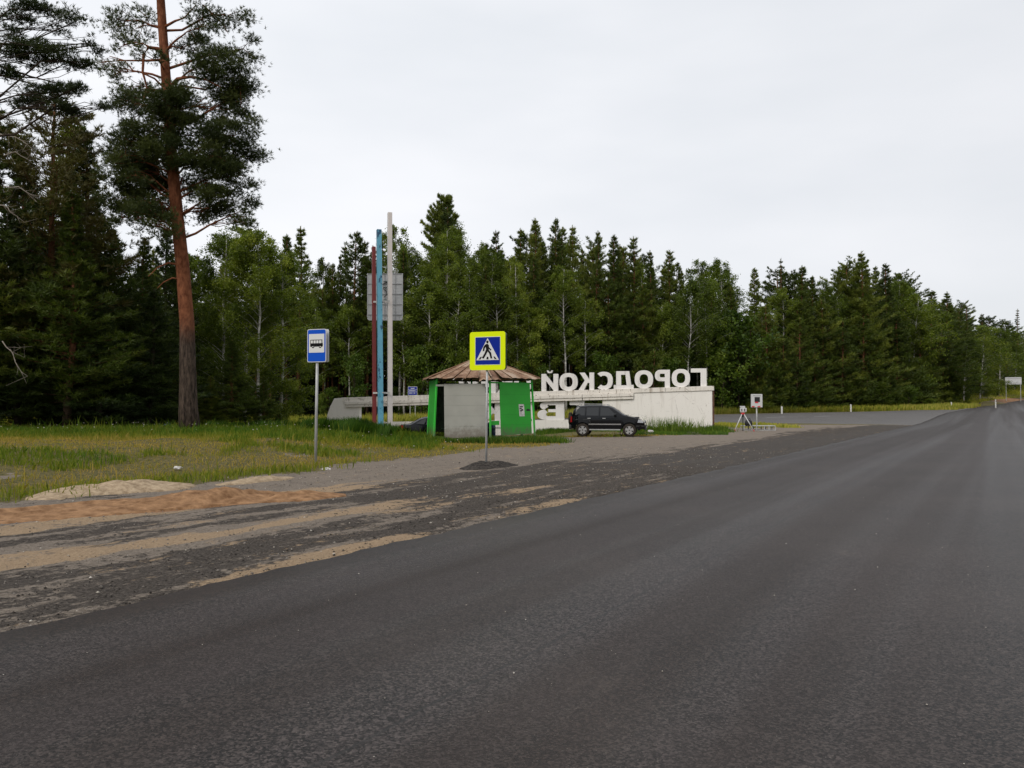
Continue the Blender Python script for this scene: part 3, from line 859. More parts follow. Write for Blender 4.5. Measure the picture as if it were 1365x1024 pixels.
def conifer(seed, H, cb, Rm, form, n_whorl, per, tufts, k, size, width, trunk_r, leafmat, barkmat, side=4, spread=.55, tuftstart=.35, dead=0):
    """returns (trunk mesh, crown mesh). form: young | spire | mature | spruce"""
    rng = np.random.default_rng(seed)
    mb = MB()
    wob = np.cumsum(rng.normal(0, .05, 9)); wob2 = np.cumsum(rng.normal(0, .05, 9))
    tr = [(wob[i], wob2[i], H * i / 8) for i in range(9)]
    rad = [trunk_r * (1 - i / 8.6) ** .8 + .015 for i in range(9)]
    rad[0] *= 1.25
    mb.tube(tr, rad, 8)
    def axis_at(z):
        f = np.clip(z / H * 8, 0, 7.999); i = int(f); g = f - i
        return np.array([wob[i] * (1 - g) + wob[i + 1] * g, wob2[i] * (1 - g) + wob2[i + 1] * g, z])
    P, D, S, T = [], [], [], []
    z0 = H * cb
    lop = rng.uniform(.8, 1.2, 12)
    for w in range(n_whorl):
        t = (w + rng.uniform(-.12, .12)) / n_whorl
        t = min(max(t, 0), .985)
        z = z0 + (H - z0) * t
        if form == 'young': L = Rm * (1 - t) ** .75
        elif form == 'spire': L = Rm * (1 - t) ** .85 * (.72 + .28 * math.sin(6 * t + seed)) * (.55 + .45 * min(1, t * 4 + .2)) * 1.15 + .12
        elif form == 'mature': L = Rm * (math.sin(math.pi * (0.16 + .78 * t))) ** .8
        else: L = Rm * (1 - t) ** .95
        for b in range(per):
            az = rng.uniform(0, 2 * math.pi)
            Lb = max(.22, L * rng.uniform(.45, 1.25) * lop[int(az / (2 * math.pi) * 12) % 12])
            if form == 'spruce': e0, e1 = -.25 + .9 * t, .05 + .7 * t
            elif form == 'mature': e0, e1 = .15 + .4 * t, .35 + .5 * t
            else: e0, e1 = .0 + .5 * t, .35 + .62 * t
            pts = limb_path(axis_at(z), az, e0 + rng.normal(0, .1), e1 + rng.normal(0, .12), Lb, 3, rng)
            mb.tube(pts, [max(.014, trunk_r * .22 * (1 - t * .8)), .012 + .01 * (1 - t), .01, .006], 3, cap=False)
            nt = max(2, int(tufts * (0.12 + .88 * Lb / Rm)))
            f = tuftstart + (1 - tuftstart) * rng.random(nt) ** .75
            f[0] = 1.0
            q = f * 3; i = np.minimum(q.astype(int), 2); g = (q - i)[:, None]
            pos = pts[i] * (1 - g) + pts[i + 1] * g
            dr = unit(pts[i + 1] - pts[i])
            lat = unit(np.cross(dr, [0, 0, 1]))
            wdt = Lb * .26 * (1.05 - f) + .05
            off = rng.normal(0, 1, nt) * wdt
            pos = pos + lat * off[:, None] + np.array([0, 0, 1]) * rng.normal(0, .06, nt)[:, None]
            up = .9 if form != 'spruce' else .1
            dd = unit(dr * .8 + lat * np.sign(off)[:, None] * .5 + np.array([0, 0, up * (.35 + .65 * t)]))
            P.append(pos); D.append(dd); S.append(np.full(nt, size * (1.08 - .42 * t ** 2)) * rng.uniform(.75, 1.25))
            T.append(np.full(nt, .45 + rng.normal(0, .12)) + .25 * (f - .6))
    # leader and its upright shoots
    top = axis_at(H)
    for s_ in range(4):
        P.append(top[None] - np.array([[0, 0, s_ * size * .6]])); D.append(np.array([[rng.normal(0, .12), rng.normal(0, .12), 1.0]])); S.append(np.array([size * .8])); T.append(np.array([.6]))
    for d_ in range(dead):
        z = H * rng.uniform(.12, cb)
        az = rng.uniform(0, 6.28)
        mb.tube(limb_path(axis_at(z), az, rng.uniform(-.2, .2), rng.uniform(-.4, .1), rng.uniform(.5, 1.6), 3, rng), [.018, .014, .01, .006], 3, cap=False)
    v, tt = needles(rng, np.concatenate(P), np.concatenate(D), np.concatenate(S), k, width, spread, np.concatenate(T))
    crown = np_mesh('crown', v, 3, np.arange(len(v)), leafmat, tt)
    return mb.mesh('trunk', barkmat, True), crown

def birch(seed, H, cb, Rm, n_limb, n_leaf, leaf, trunk_r, leafmat, barkmat, droop=.9, bushy=False, forked=False):
    rng = np.random.default_rng(seed)
    mb = MB(); lean = rng.normal(0, .02, 2)
    wob = np.cumsum(rng.normal(0, .07, 9)); wob2 = np.cumsum(rng.normal(0, .07, 9))
    tr = [(wob[i] + lean[0] * H * i / 8, wob2[i] + lean[1] * H * i / 8, H * .96 * i / 8) for i in range(9)]
    mb.tube(tr, [trunk_r * (1 - i / 8.4) ** .8 + .012 for i in range(9)], 7)
    tr = np.array(tr)
    P, W = [], []
    per = n_leaf // n_limb
    for b in range(n_limb):
        t = (b + rng.random()) / n_limb
        z = H * (cb + (1 - cb) * t ** .9) * .96
        q = z / (H * .96) * 8; i = min(int(q), 7); g = q - i
        base = tr[i] * (1 - g) + tr[i + 1] * g
        L = Rm * (math.sin(math.pi * (.22 + .70 * t))) * rng.uniform(.6, 1.2)
        az = rng.uniform(0, 6.283)
        pts = limb_path(base, az, .75 + .3 * t, .25 if not bushy else .6, L * 1.25, 4, rng)
        mb.tube(pts, [max(.014, trunk_r * .28 * (1 - t)), .011, .008, .006, .004], 4, cap=False)
        # twigs hanging from the limb; leaves strung along them
        nt = max(4, int(10 * L / Rm)); pl = max(6, per // nt)
        for s_ in range(nt):
            f = rng.uniform(.3, 1.0) * 4; i2 = min(int(f), 3); g2 = f - i2
            o = pts[i2] * (1 - g2) + pts[i2 + 1] * g2
            out = unit(np.array([math.cos(az), math.sin(az), 0]) + rng.normal(0, .6, 3))
            ln = rng.uniform(.4, 1.0) * Rm * .42
            ff = rng.random(pl)
            dz = -droop * ff ** 1.6 * ln + (1 - droop) * ff * ln * .5
            pp = o + out * (ff * ln * .75)[:, None] * np.array([1, 1, .4]) + np.stack([0 * ff, 0 * ff, dz], -1)
            pp += rng.normal(0, leaf * .8 + .03 * Rm * ff[:, None], (pl, 3))
            P.append(pp); W.append(np.full(pl, .45 + rng.normal(0, .14)))
    P = np.concatenate(P); W = np.concatenate(W)
    v, tt = leaves(rng, P, np.full(len(P), leaf), W)
    return mb.mesh('trunk', barkmat, True), np_mesh('crown', v, 4, np.arange(len(v)), leafmat, tt)

PL, BL = M['pine_leaf'], M['birch_leaf']
PB, BB = M['pinebark'], M['birchbark']
PROTO = {}
# far forest kinds: real metres, later scaled a little to each tree's height
PROTO['S'] = [conifer(100 + i, 22, .33, 4.0, 'spire', 28, 7, 30, 6, .40, .070, .17, PL, PB, dead=14) for i in range(4)]
PROTO['Y'] = [conifer(120 + i, 14, .04, 3.9, 'young', 26, 7, 26, 6, .42, .075, .14, PL, PB) for i in range(4)]
PROTO['M'] = [conifer(140 + i, 23, .50, 3.4, 'mature', 20, 7, 34, 6, .40, .075, .22, PL, PB, dead=10) for i in range(3)]
PROTO['W'] = [conifer(150, 23, .14, 5.6, 'young', 30, 8, 44, 6, .45, .085, .26, PL, PB), conifer(151, 22, .10, 4.6, 'spire', 30, 8, 38, 6, .45, .085, .24, PL, PB)]
PROTO['K'] = [conifer(160 + i, 20, .10, 2.3, 'spruce', 30, 7, 14, 6, .36, .07, .15, M['spruce_leaf'], PB, tuftstart=.15) for i in range(2)]
PROTO['B'] = [birch(170 + i, 20, .34, 2.5, 56, 15000, .16, .12, BL, BB) for i in range(4)]
PROTO['b'] = [birch(180 + i, 13, .32, 2.3, 40, 10000, .15, .08, BL, BB) for i in range(3)]
PROTO['f'] = [birch(186 + i, 13, .08, 2.7, 52, 15000, .15, .08, BL, BB) for i in range(2)]
PROTO['T'] = [conifer(146, 23, .58, 2.7, 'mature', 17, 8, 62, 6, .40, .080, .20, PL, PB)]
PROTO['u'] = [birch(190 + i, 4.5, .02, 1.6, 30, 4200, .16, .04, M['bush_leaf'], M['darkbark'], droop=.25, bushy=True) for i in range(3)]
PROTO['y'] = [conifer(200 + i, 5.0, .02, 1.5, 'young', 12, 6, 12, 6, .42, .09, .06, PL, PB) for i in range(3)]
HT = {'f': 13, 'T': 23, 'S': 22, 'Y': 14, 'M': 23, 'W': 23, 'K': 20, 'B': 20, 'b': 13, 'u': 4.5, 'y': 5.0}
NAME = {'f': ('birch_tree', 'birch tree'), 'T': ('pine_tree', 'pine tree'), 'S': ('pine_tree', 'pine tree'), 'Y': ('pine_tree', 'pine tree'), 'M': ('pine_tree', 'pine tree'), 'W': ('pine_tree', 'pine tree'),
        'K': ('spruce_tree', 'spruce tree'), 'B': ('birch_tree', 'birch tree'), 'b': ('birch_tree', 'birch tree'), 'u': ('green_shrub', 'shrub'), 'y': ('young_pine', 'young pine')}
trng = random.Random(4)

def plant(kind, x, y, h, label, group=None, wide=1.0, variant=None):
    pr = PROTO[kind]; tm, cm = pr[variant if variant is not None else trng.randrange(len(pr))]
    nm, cat = NAME[kind]
    root = thing(nm, label, cat, (x, y, tz(x, y) - .05), trng.uniform(0, 6.28), group)
    s = h / HT[kind]
    root.scale = (s * wide, s * wide, s)
    link('trunk' if kind != 'u' else 'stem', tm, root); link('crown' if kind != 'u' else 'leaves', cm, root)
    return root

# front line of the wood beyond the side road
FRONT = [(-90, 80), (-26, 87), (0, 93), (22, 104), (49, 120), (72, 139), (104, 180), (145, 235), (200, 310), (290, 440)]
def front_y(px, off=0.0):
    k = (px - 682.5) / F
    best = None
    for (x0, y0), (x1, y1) in zip(FRONT, FRONT[1:]):
        dx, dy = x1 - x0, y1 - y0
        den = dx - k * dy
        if abs(den) < 1e-6: continue
        s = (k * y0 - x0) / den
        if -1e-6 <= s <= 1: best = y0 + s * dy
    return (best if best is not None else 90) + off

def at_px(kind, px, top, off, label, wide=1.0, variant=None, group=None):
    Y = front_y(px, off); x = px2x(px, Y)
    z = py2z(top, Y)
    return plant(kind, x, Y, z - tz(x, Y) + .05, label, group, wide, variant)

TREES = [
 # kind, px, top py, offset, label, wide
 ('S', 398, 302, 4, 'tall pine with spiky top rising just beyond the bus stop sign', 1.25),
 ('B', 432, 340, 6, 'slim birch in the gap between bus stop sign and red pole', .8),
 ('S', 452, 340, 8, 'thin pine between the bus sign and the red pole, lower than its neighbours', .8),
 ('S', 471, 308, 3, 'dark pointed pine directly behind the rear of the grey sign board and red pole', 1.2),
 ('B', 532, 294, 3, 'tall airy birch rising beside the top of the white pole', 1.0),
 ('B', 552, 325, 5, 'birch with pale stem just right of the white pole', 1.0),
 ('T', 588, 261, 9, 'very tall lone pine crown standing above the whole treeline', .80),
 ('B', 596, 322, 1, 'yellow green birch below the tallest pine crown', 1.05),
 ('B', 622, 338, 0, 'birch with straight white stem above the shelter roof', .95),
 ('B', 648, 330, 3, 'birch with spreading limbs directly above the crossing sign', 1.1),
 ('S', 660, 308, 6, 'pine with double pointed tip above the crossing sign', .9),
 ('S', 692, 305, 5, 'spiky pine one step right of the crossing sign', .95),
 ('B', 690, 345, -1, 'birch with thin white stem between crossing sign and first white letter', .85),
 ('S', 713, 291, 3, 'tallest pointed pine above the first white letter by the shelter', 1.0),
 ('S', 741, 292, 4, 'second tall pointed pine above the white letters near the shelter', 1.0),
 ('S', 762, 301, 4, 'pointed pine above the dark windows of the black off-road car', .9),
 ('B', 754, 350, -3, 'birch with long white stem standing out before the pines above the black car', 1.15),
 ('S', 797, 308, 4, 'narrow pine spire above the bonnet of the black car', .7),
 ('S', 820, 314, 2, 'pine with orange trunk showing above the middle of the white letters', 1.1),
 ('S', 844, 316, 4, 'pine with ragged pointed top behind the middle white letters', 1.05),
 ('S', 868, 334, 3, 'lower pine between two pointed pines above the white letters', .95),
 ('S', 895, 334, 4, 'pine with forked top above the last white letters', 1.1),
 ('B', 930, 345, 3, 'leafy birch with round pale crown near the end of the white wall', 1.15),
 ('B', 966, 342, 6, 'pale round-topped birch seen past the end of the white wall', 1.2),
 ('b', 918, 372, -4, 'leaning birch with white stem above the last white letter', 1.0),
 ('b', 942, 366, -4, 'birch with bare white stem at the very end of the white wall', 1.05),
 ('S', 1008, 358, 4, 'pine with pointed top above the tripod camera', 1.1),
 ('K', 1040, 345, 6, 'slender spruce spire right of the square metal sign box', .9),
 ('S', 1069, 355, 3, 'pine with jagged top two trees before the broad pine', 1.25),
 ('B', 1098, 372, 5, 'birch crown squeezed beside the broad pine', 1.1),
 ('W', 1152, 336, 1, 'broadest pine of the treeline with wide many-branched crown', 1.05),
 ('M', 1130, 350, 6, 'rounder pine half hidden behind the broadest pine', 1.1),
 ('S', 1184, 352, 5, 'pine adjoining the broadest pine on its road side', 1.2),
 ('f', 1216, 393, 3, 'yellowish birch between two dark pine groups near the junction', 1.3),
 ('S', 1243, 388, 3, 'dark pine with twin tip above the junction', 1.5),
 ('S', 1262, 390, 5, 'dark full pine beyond the white marker posts', 1.6),
 ('K', 1291, 408, 6, 'small spruce spire beyond the birches by the junction', 1.2),
 ('f', 1306, 432, -8, 'birch with long white stem nearest the last white marker post', 1.6),
 ('f', 1286, 448, -7, 'yellow green birch at the corner of the junction', 1.5),
 ('f', 1330, 436, -6, 'yellow green birch standing before the blank road sign', 1.6),
 ('M', 1320, 424, 10, 'distant pine top above the birches at the road bend', 1.3),
 ('M', 1342, 428, 12, 'far pine above the blank road sign', 1.4),
 ('K', 1358, 412, 10, 'lone dark spruce spire at the road bend', 1.2),
 ('f', 1350, 440, 6, 'hazy birch behind the blank road sign', 1.5),
 # skirted pines in front on the right half
 ('Y', 1024, 408, -2, 'bushy pine branched to the ground above the square sign box', 1.25),
 ('Y', 1066, 424, -3, 'bushy pine branched to the ground beside the first marker post', 1.25),
 ('Y', 1098, 400, 0, 'tall bushy pine between first and second marker posts', 1.25),
 ('Y', 1124, 428, -3, 'bushy pine at the foot of the broadest pine', 1.2),
 ('Y', 1196, 420, 0, 'bushy pine beyond the second marker post', 1.3),
 ('Y', 1228, 432, 0, 'bushy pine behind the round roadside shrub', 1.3),
 ('u', 985, 425, -4, 'big bright green leafy bush past the end of the wall', 1.0),
 ('u', 962, 470, -5, 'leafy bush close behind the end of the white wall', 1.2),
 ('y', 1011, 476, -6, 'young pine behind the square sign box', 1.1),
 ('y', 1036, 486, -6, 'young pine right of the square sign box', 1.2),
 ('y', 1062, 480, -6, 'young pine beside the first white marker post', 1.2),
 ('y', 1156, 498, -7, 'pale young pine by the second white marker post', 1.0),
 ('y', 1186, 491, -7, 'larger young pine a little beyond the second marker post', 1.1),
 ('u', 1180, 520, -8, 'low shrub under the larger young pine', 1.3),
 ('u', 1208, 516, -8, 'low spreading shrub before the dark pines', 1.4),
 ('u', 1237, 532, -10, 'round light green roadside shrub between marker posts', 2.1),
 ('y', 1267, 494, -8, 'dark young pine behind the third white marker post', 1.4),
 ('y', 870, 468, -5, 'young pine just above the white letters', 1.1),
 ('y', 848, 478, -4, 'lower young pine just above the white letters', 1.1),
 ('u', 806, 478, -4, 'bright green bush peeping over the white letters', 1.0),
 ('u', 896, 482, -5, 'bright green bush above the last white letters', 1.1),
 ('u', 560, 468, -2, 'light green bush between white pole and shelter', .9),
 ('u', 612, 462, -2, 'light green undergrowth bush above the shelter roof', .9),
 ('u', 470, 478, -2, 'light green bush seen beside the red pole', .9),
 ('u', 590, 430, 2, 'tall leafy bush among the birch stems', .8),
 ('u', 706, 476, -3, 'light green bush right of the crossing sign', .9),
 ('b', 538, 392, -1, 'shorter leafy birch between the white pole and the shelter', 1.25),
 ('b', 570, 372, -1, 'leafy birch over the road-edge corner of the shelter roof', 1.25),
 ('b', 606, 384, -2, 'drooping birch over the peak of the shelter roof', 1.2),
 ('b', 634, 398, -1, 'drooping birch hidden partly by the crossing sign', 1.2),
 ('b', 668, 376, -1, 'drooping leafy birch beside the crossing sign', 1.25),
 ('b', 704, 408, -2, 'short leafy birch over the shelter end of the letters', 1.2),
 ('b', 730, 384, -1, 'leafy birch over the first white letter pair', 1.1),
 ('b', 780, 396, -2, 'light green birch over the fourth and fifth white letters', 1.15),
 ('Y', 812, 372, 0, 'bushy pine over the middle of the white letters', 1.2),
 ('Y', 858, 380, 0, 'bushy pine over the later white letters', 1.2),
 ('b', 884, 402, -2, 'light green birch between two bushy pines over the letters', 1.1),
 ('Y', 974, 398, -1, 'bushy pine just past the end of the wall', 1.3),
 ('Y', 1000, 440, -3, 'low bushy pine behind the tripod camera', 1.4),
 ('b', 422, 398, 1, 'light green birch directly above the bus stop sign', 1.2),
 ('b', 462, 404, 1, 'light green birch next to the red pole', 1.1),
 ('Y', 1150, 424, -3, 'dense bushy pine standing before the trunk of the broadest pine', 1.5),
 ('Y', 1044, 448, -4, 'low bushy pine between sign box and first marker post', 1.4),
 ('Y', 1086, 452, -4, 'low bushy pine just past the first marker post', 1.4),
 ('Y', 1258, 424, -1, 'bushy pine before the dark full pine at the junction', 1.5),
 ('f', 1352, 462, -4, 'low birch beside the blank sign board', 1.8),
 ('f', 1368, 440, 0, 'birch at the far bend near the picture edge', 2.0),
]
for t_ in TREES:
    at_px(*t_)

# the wood behind: rows, thinning out of sight; trees no one could tell apart share a group
skyline = sorted([(t_[1], t_[2]) for t_ in TREES if t_[2] < 450])
sx = [p[0] for p in skyline]; sy = [p[1] for p in skyline]
def sky_at(px):
    w = 22
    near_ = [t for p, t in skyline if abs(p - px) < w]
    return (min(near_) if near_ else float(np.interp(px, sx, sy))) + 10
marks = [(60, 'behind the dark conifer clump'), (250, 'behind the birches beside the big pine'), (385, 'over the bus stop sign'), (440, 'between bus stop sign and red pole'),
         (500, 'around the grey sign board'), (545, 'between white pole and shelter'), (600, 'over the shelter roof'), (670, 'just past the crossing sign'), (722, 'over the first white letters'), (775, 'over the black off-road car'),
         (830, 'over the middle white letters'), (885, 'over the last white letters'), (950, 'past the end of the white wall'), (1000, 'over the square sign box'), (1060, 'over the first marker post'),
         (1110, 'around the broadest pine'), (1180, 'before the twin-tipped pine'), (1240, 'over the round roadside shrub'), (1290, 'over the last marker post'), (1340, 'at the road bend')]
def zone(px, kind, row):
    m_ = [t for p, t in marks if p <= px]
    where = m_[-1] if m_ else marks[0][1]
    what = {'S': 'slender pine', 'Y': 'low-branched pine', 'T': 'pine', 'f': 'birch', 'M': 'round-topped pine', 'W': 'broad pine', 'K': 'dark spruce', 'B': 'tall white-stemmed birch', 'b': 'small birch'}[kind]
    return what + (' in the front rank ', ' in the second rank ', ' deep in the wood ', ' deep in the wood ', ' deep in the wood ')[row] + where
pl = []
d = [0]
for (x0, y0), (x1, y1) in zip(FRONT, FRONT[1:]): d.append(d[-1] + math.hypot(x1 - x0, y1 - y0))
count = 0
for row, (off, gap) in enumerate(((1.5, 3.9), (5, 4.2), (9, 5.0), (14, 6.0), (19, 7.0))):
    s = 20 + row * 1.7
    while s < d[-1] - 5:
        s += gap * trng.uniform(.7, 1.35) * (1 + max(0, s - 200) / 160)
        i = max(j for j in range(len(d)) if d[j] <= s); 
        if i >= len(FRONT) - 1: break
        f = (s - d[i]) / (d[i + 1] - d[i])
        ax, ay = FRONT[i]; bx, by = FRONT[i + 1]
        nx, ny = -(by - ay), (bx - ax); nl = math.hypot(nx, ny)
        x = ax + (bx - ax) * f + nx / nl * (off + trng.uniform(-1.4, 1.4)); y = ay + (by - ay) * f + ny / nl * (off + trng.uniform(-1.4, 1.4))
        px = 682.5 + x / y * F
        if px < 60 or px > 1400 or (px > 960 and row >= 3) or (px > 1270 and row >= 2) or (px > 1320 and row >= 1): continue
        q = trng.random()
        if px < 520: kind = 'S' if q < .72 else 'B' if q < .85 else 'K' if q < .93 else 'b'
        elif px < 700: kind = 'B' if q < .62 else 'S' if q < .9 else 'b'
        elif px < 960: kind = 'S' if q < .62 else 'B' if q < .8 else 'M' if q < .9 else 'b'
        elif px < 1240: kind = 'S' if q < .35 else 'Y' if q < .7 else 'M' if q < .85 else 'B'
        else: kind = 'S' if q < .5 else 'M' if q < .7 else 'b' if q < .9 else 'Y'
        top = sky_at(px) + trng.uniform(0, 22) + (22 if row == 0 else 0)
        if px < 380: top = 330 + trng.uniform(0, 40)
        h = py2z(top, y) - tz(x, y)
        h = max(6, min(h, 26))
        if kind in 'Yb': h *= .72
        lab = zone(px, kind, row)
        pl.append((kind, x, y, h, lab, 1.0 + .25 * (px > 960)))
        count += 1
bylab = {}
for q in pl: bylab.setdefault(q[4], []).append(q)
for lab, qs in bylab.items():
    if len(qs) == 2:
        qs = sorted(qs, key=lambda q: q[3] / q[2])
        names = ['shorter ' + lab, 'taller ' + lab]
    elif len(qs) == 3:
        qs = sorted(qs, key=lambda q: q[3] / q[2]); names = ['shortest ' + lab, 'middling ' + lab, 'tallest ' + lab]
    else: names = [lab] * len(qs)
    for q, nm_ in zip(qs, names): plant(q[0], q[1], q[2], q[3], nm_, lab, q[5])
# undergrowth here and there between the trunks
for i in range(46):
    px = trng.uniform(385, 1330); off = trng.uniform(-2, 9)
    Y = front_y(px, off); x = px2x(px, Y)
    k = 'u' if trng.random() < .55 else 'y'
    m_ = [t for p, t in marks if p <= px][-1]
    lab = ('leafy green bush in the undergrowth ' if k == 'u' else 'small pine sapling in the undergrowth ') + m_
    plant(k, x, Y, trng.uniform(1.6, 4.6) if k == 'u' else trng.uniform(2.2, 5.5), lab, lab, trng.uniform(.8, 1.3))

# the dark depth of the wood, one mass
r = np.random.default_rng(77)
P = []
for (x0, y0), (x1, y1) in zip(FRONT, FRONT[1:]):
    L = math.hypot(x1 - x0, y1 - y0); n = int(L * 260)
    f = r.random(n); o = r.uniform(21, 40, n)
    nx, ny = -(y1 - y0) / L, (x1 - x0) / L
    X = x0 + (x1 - x0) * f + nx * o; Yy = y0 + (y1 - y0) * f + ny * o
    zz = r.random(n) ** .9 * (15.5 if x0 < 100 else 12)
    P.append(np.stack([X, Yy, terr(X, Yy) + zz], -1))
P = np.concatenate(P)
v, tt = leaves(r, P, np.full(len(P), 1.5), np.full(len(P), .2), flat=0)
tag(link('deep_woods', np_mesh('deep_woods', v, 4, np.arange(len(v)), M['spruce_leaf'], tt)), 'dense dark wood closing the view behind the trees', 'wood', kind='stuff')

# ------------------------------------------------------------------ near trees by the bus stop
def bend(a, b, rng, sag=0.0, n=4, jit=.07):
    a = np.array(a, float); b = np.array(b, float); L = np.linalg.norm(b - a)
    pts = []
    for i in range(n + 1):
        f = i / n
        p = a + (b - a) * f + np.array([0, 0, sag * math.sin(math.pi * f)])
        if 0 < i < n: p = p + rng.normal(0, jit * L, 3) * .6
        pts.append(p)
    return np.array(pts)

def blob_crown(rng, parent, bmat, trunk_at, blobs, tuft_per_m3, size, k, width, pad=.38, tint0=.45, thick=1.0):
    """foliage masses on real limbs: limb to each mass, side branches, flat pads of needle tufts"""
    P, D, S, T = [], [], [], []
    for (c, rad, dens) in blobs:
        mb = MB()
        c = np.array(c, float); rad = np.array(rad, float)
        base = trunk_at(c[2] - .25 * np.hypot(c[0] - trunk_at(c[2])[0], c[1] - trunk_at(c[2])[1]) - .2)
        if base is None: continue
        pts = bend(base, c, rng, sag=.25)
        Lb = np.linalg.norm(c - base)
        r0 = (.03 + .010 * Lb) * thick
        mb.tube(pts, [r0, r0 * .85, r0 * .65, r0 * .45, r0 * .3], 6, cap=False)
        nsub = max(7, int(9 * (rad[0] * rad[1] * rad[2]) ** (1 / 3)))
        for s_ in range(nsub):
            d_ = unit(rng.normal(size=3)) * rng.uniform(.45, 1.0)
            e = c + d_ * rad
            i0 = pts[rng.integers(2, 5)]
            sp = bend(i0, e, rng, sag=.08, n=3)
            mb.tube(sp, [.022 * thick, .016 * thick, .011, .006], 4, cap=False)
            pr = rng.uniform(.30, .62) * min(1.1, rad.mean())
            nt = int(dens * tuft_per_m3 * pr ** 2)
            # half the tufts cluster on twig ends
            q = rng.normal(size=(nt, 3)) * np.array([pr * .62, pr * .62, pr * pad])
            q[:, 2] += .15 * pr * np.exp(-np.hypot(q[:, 0], q[:, 1]) / pr)
            P.append(e + q)
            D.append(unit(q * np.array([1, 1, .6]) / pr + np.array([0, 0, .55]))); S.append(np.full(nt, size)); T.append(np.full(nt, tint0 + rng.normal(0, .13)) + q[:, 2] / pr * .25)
        link('branch', mb.mesh('branch', bmat, True), parent)
    v, tt = needles(rng, np.concatenate(P), np.concatenate(D), np.concatenate(S), k, width, .75, np.concatenate(T))
    return v, tt

# the big old pine
BY = 38.0
BX = px2x(254, BY)
tr_px = [(256, 575, 15), (253, 548, 12.2), (251, 500, 10.6), (247, 430, 9.4), (240, 350, 8.6), (233, 270, 7.9), (225, 190, 7.0), (215, 100, 6.2), (209, 10, 5.6), (206, -60, 4.4), (207, -130, 2.8), (210, -180, 1.0)]
TP = np.array([(px2x(a, BY) - BX, 0.15 * math.sin(b * .02), py2z(b, BY)) for a, b, c in tr_px])
zb = tz(BX, BY)
TP[:, 2] -= zb; TP[0, 2] = -.25
TRr = [c / F * BY for a, b, c in tr_px]
def big_at(z):
    z = max(.5, min(z, TP[-1, 2] - .1))
    return np.array([np.interp(z, TP[:, 2], TP[:, 0]), np.interp(z, TP[:, 2], TP[:, 1]), z])
rng = np.random.default_rng(21)
pine = thing('pine_tree', 'tall old pine with thick orange upper trunk standing alone beside the bus stop sign', 'pine tree', (BX, BY, zb))
mb = MB(); mb.tube(TP, TRr, 16)
tw = mb.mesh('trunk', M['bigbark'], True)
link('trunk', tw, pine)
def blob(px, py, dy, rx, ry, ryy=None, dens=1.0):
    Y = BY + dy
    return ((px2x(px, Y) - BX, dy, py2z(py, Y) - zb), (rx / F * Y, (ryy or rx * .8) / F * Y, ry / F * Y), dens)
B_ = [blob(300, 14, .5, 28, 12, dens=.6), blob(265, 30, -.8, 26, 18), blob(320, 60, .4, 20, 18, dens=.9), blob(280, 78, -1.0, 34, 26, dens=1.4), blob(255, 60, 1.0, 22, 22),
      blob(315, 100, 0, 26, 24, dens=.9), blob(178, 32, .6, 22, 26, dens=.7), blob(190, 70, -1, 20, 18, dens=.6), blob(160, 55, .3, 16, 14, dens=.5), blob(150, 20, 1, 22, 18, dens=.6),
      blob(172, 112, .4, 24, 20, dens=.6), blob(150, 90, -.4, 14, 12, dens=.5), blob(130, 78, .5, 14, 12, dens=.6), blob(232, 140, -1.2, 34, 20, dens=1.5), blob(290, 138, .5, 36, 22, dens=.9), blob(180, 150, .8, 26, 22, dens=.7), blob(318, 132, -.2, 18, 22, dens=.7),
      blob(205, 178, -.9, 26, 22, dens=1.0), blob(262, 182, .9, 30, 24, dens=.7), blob(310, 178, -.5, 30, 24, dens=1.2), blob(330, 196, .3, 18, 18, dens=1.0), blob(285, 205, -1.0, 30, 20, dens=1.0), blob(165, 205, .5, 30, 22, dens=1.0),
      blob(225, 205, -1.4, 28, 18, dens=1.4), blob(190, 232, .2, 34, 22, dens=1.1), blob(150, 238, -.4, 22, 20, dens=1.0), blob(320, 232, .4, 22, 22, dens=1.0), blob(285, 245, -.3, 26, 22, dens=1.0), blob(175, 265, .4, 30, 22, dens=1.0),
      blob(310, 268, .3, 26, 20, dens=1.0), blob(275, 282, .9, 22, 16, dens=.7), blob(325, 288, -.2, 18, 12, dens=.8), blob(205, 285, 1.2, 26, 16, dens=.9), blob(160, 290, .3, 20, 14, dens=.8),
      blob(250, 245, 1.8, 28, 22, dens=.6), blob(240, -40, 0, 60, 25), blob(190, -60, 0, 45, 25), blob(270, -90, 0, 40, 22), blob(215, -130, 0, 40, 22), blob(215, -180, 0, 25, 14)]
fr = random.Random(8)
for q in range(20):
    py_ = 120 + 178 * q / 19
    B_.append(blob(np.interp(py_, [100, 300], [216, 235]) + fr.uniform(-72, 72), py_, fr.choice([-1.3, -.7, .8, 1.4]), fr.uniform(20, 28), fr.uniform(15, 20), dens=.6))
v, tt = blob_crown(rng, pine, M['bigbark'], big_at, [(c, (r_[0] * 1.12, r_[1] * 1.15, r_[2] * 1.1), d * (1.5 if c[2] < 16 else 1.1)) for c, r_, d in B_], 430, .165, 8, .026)
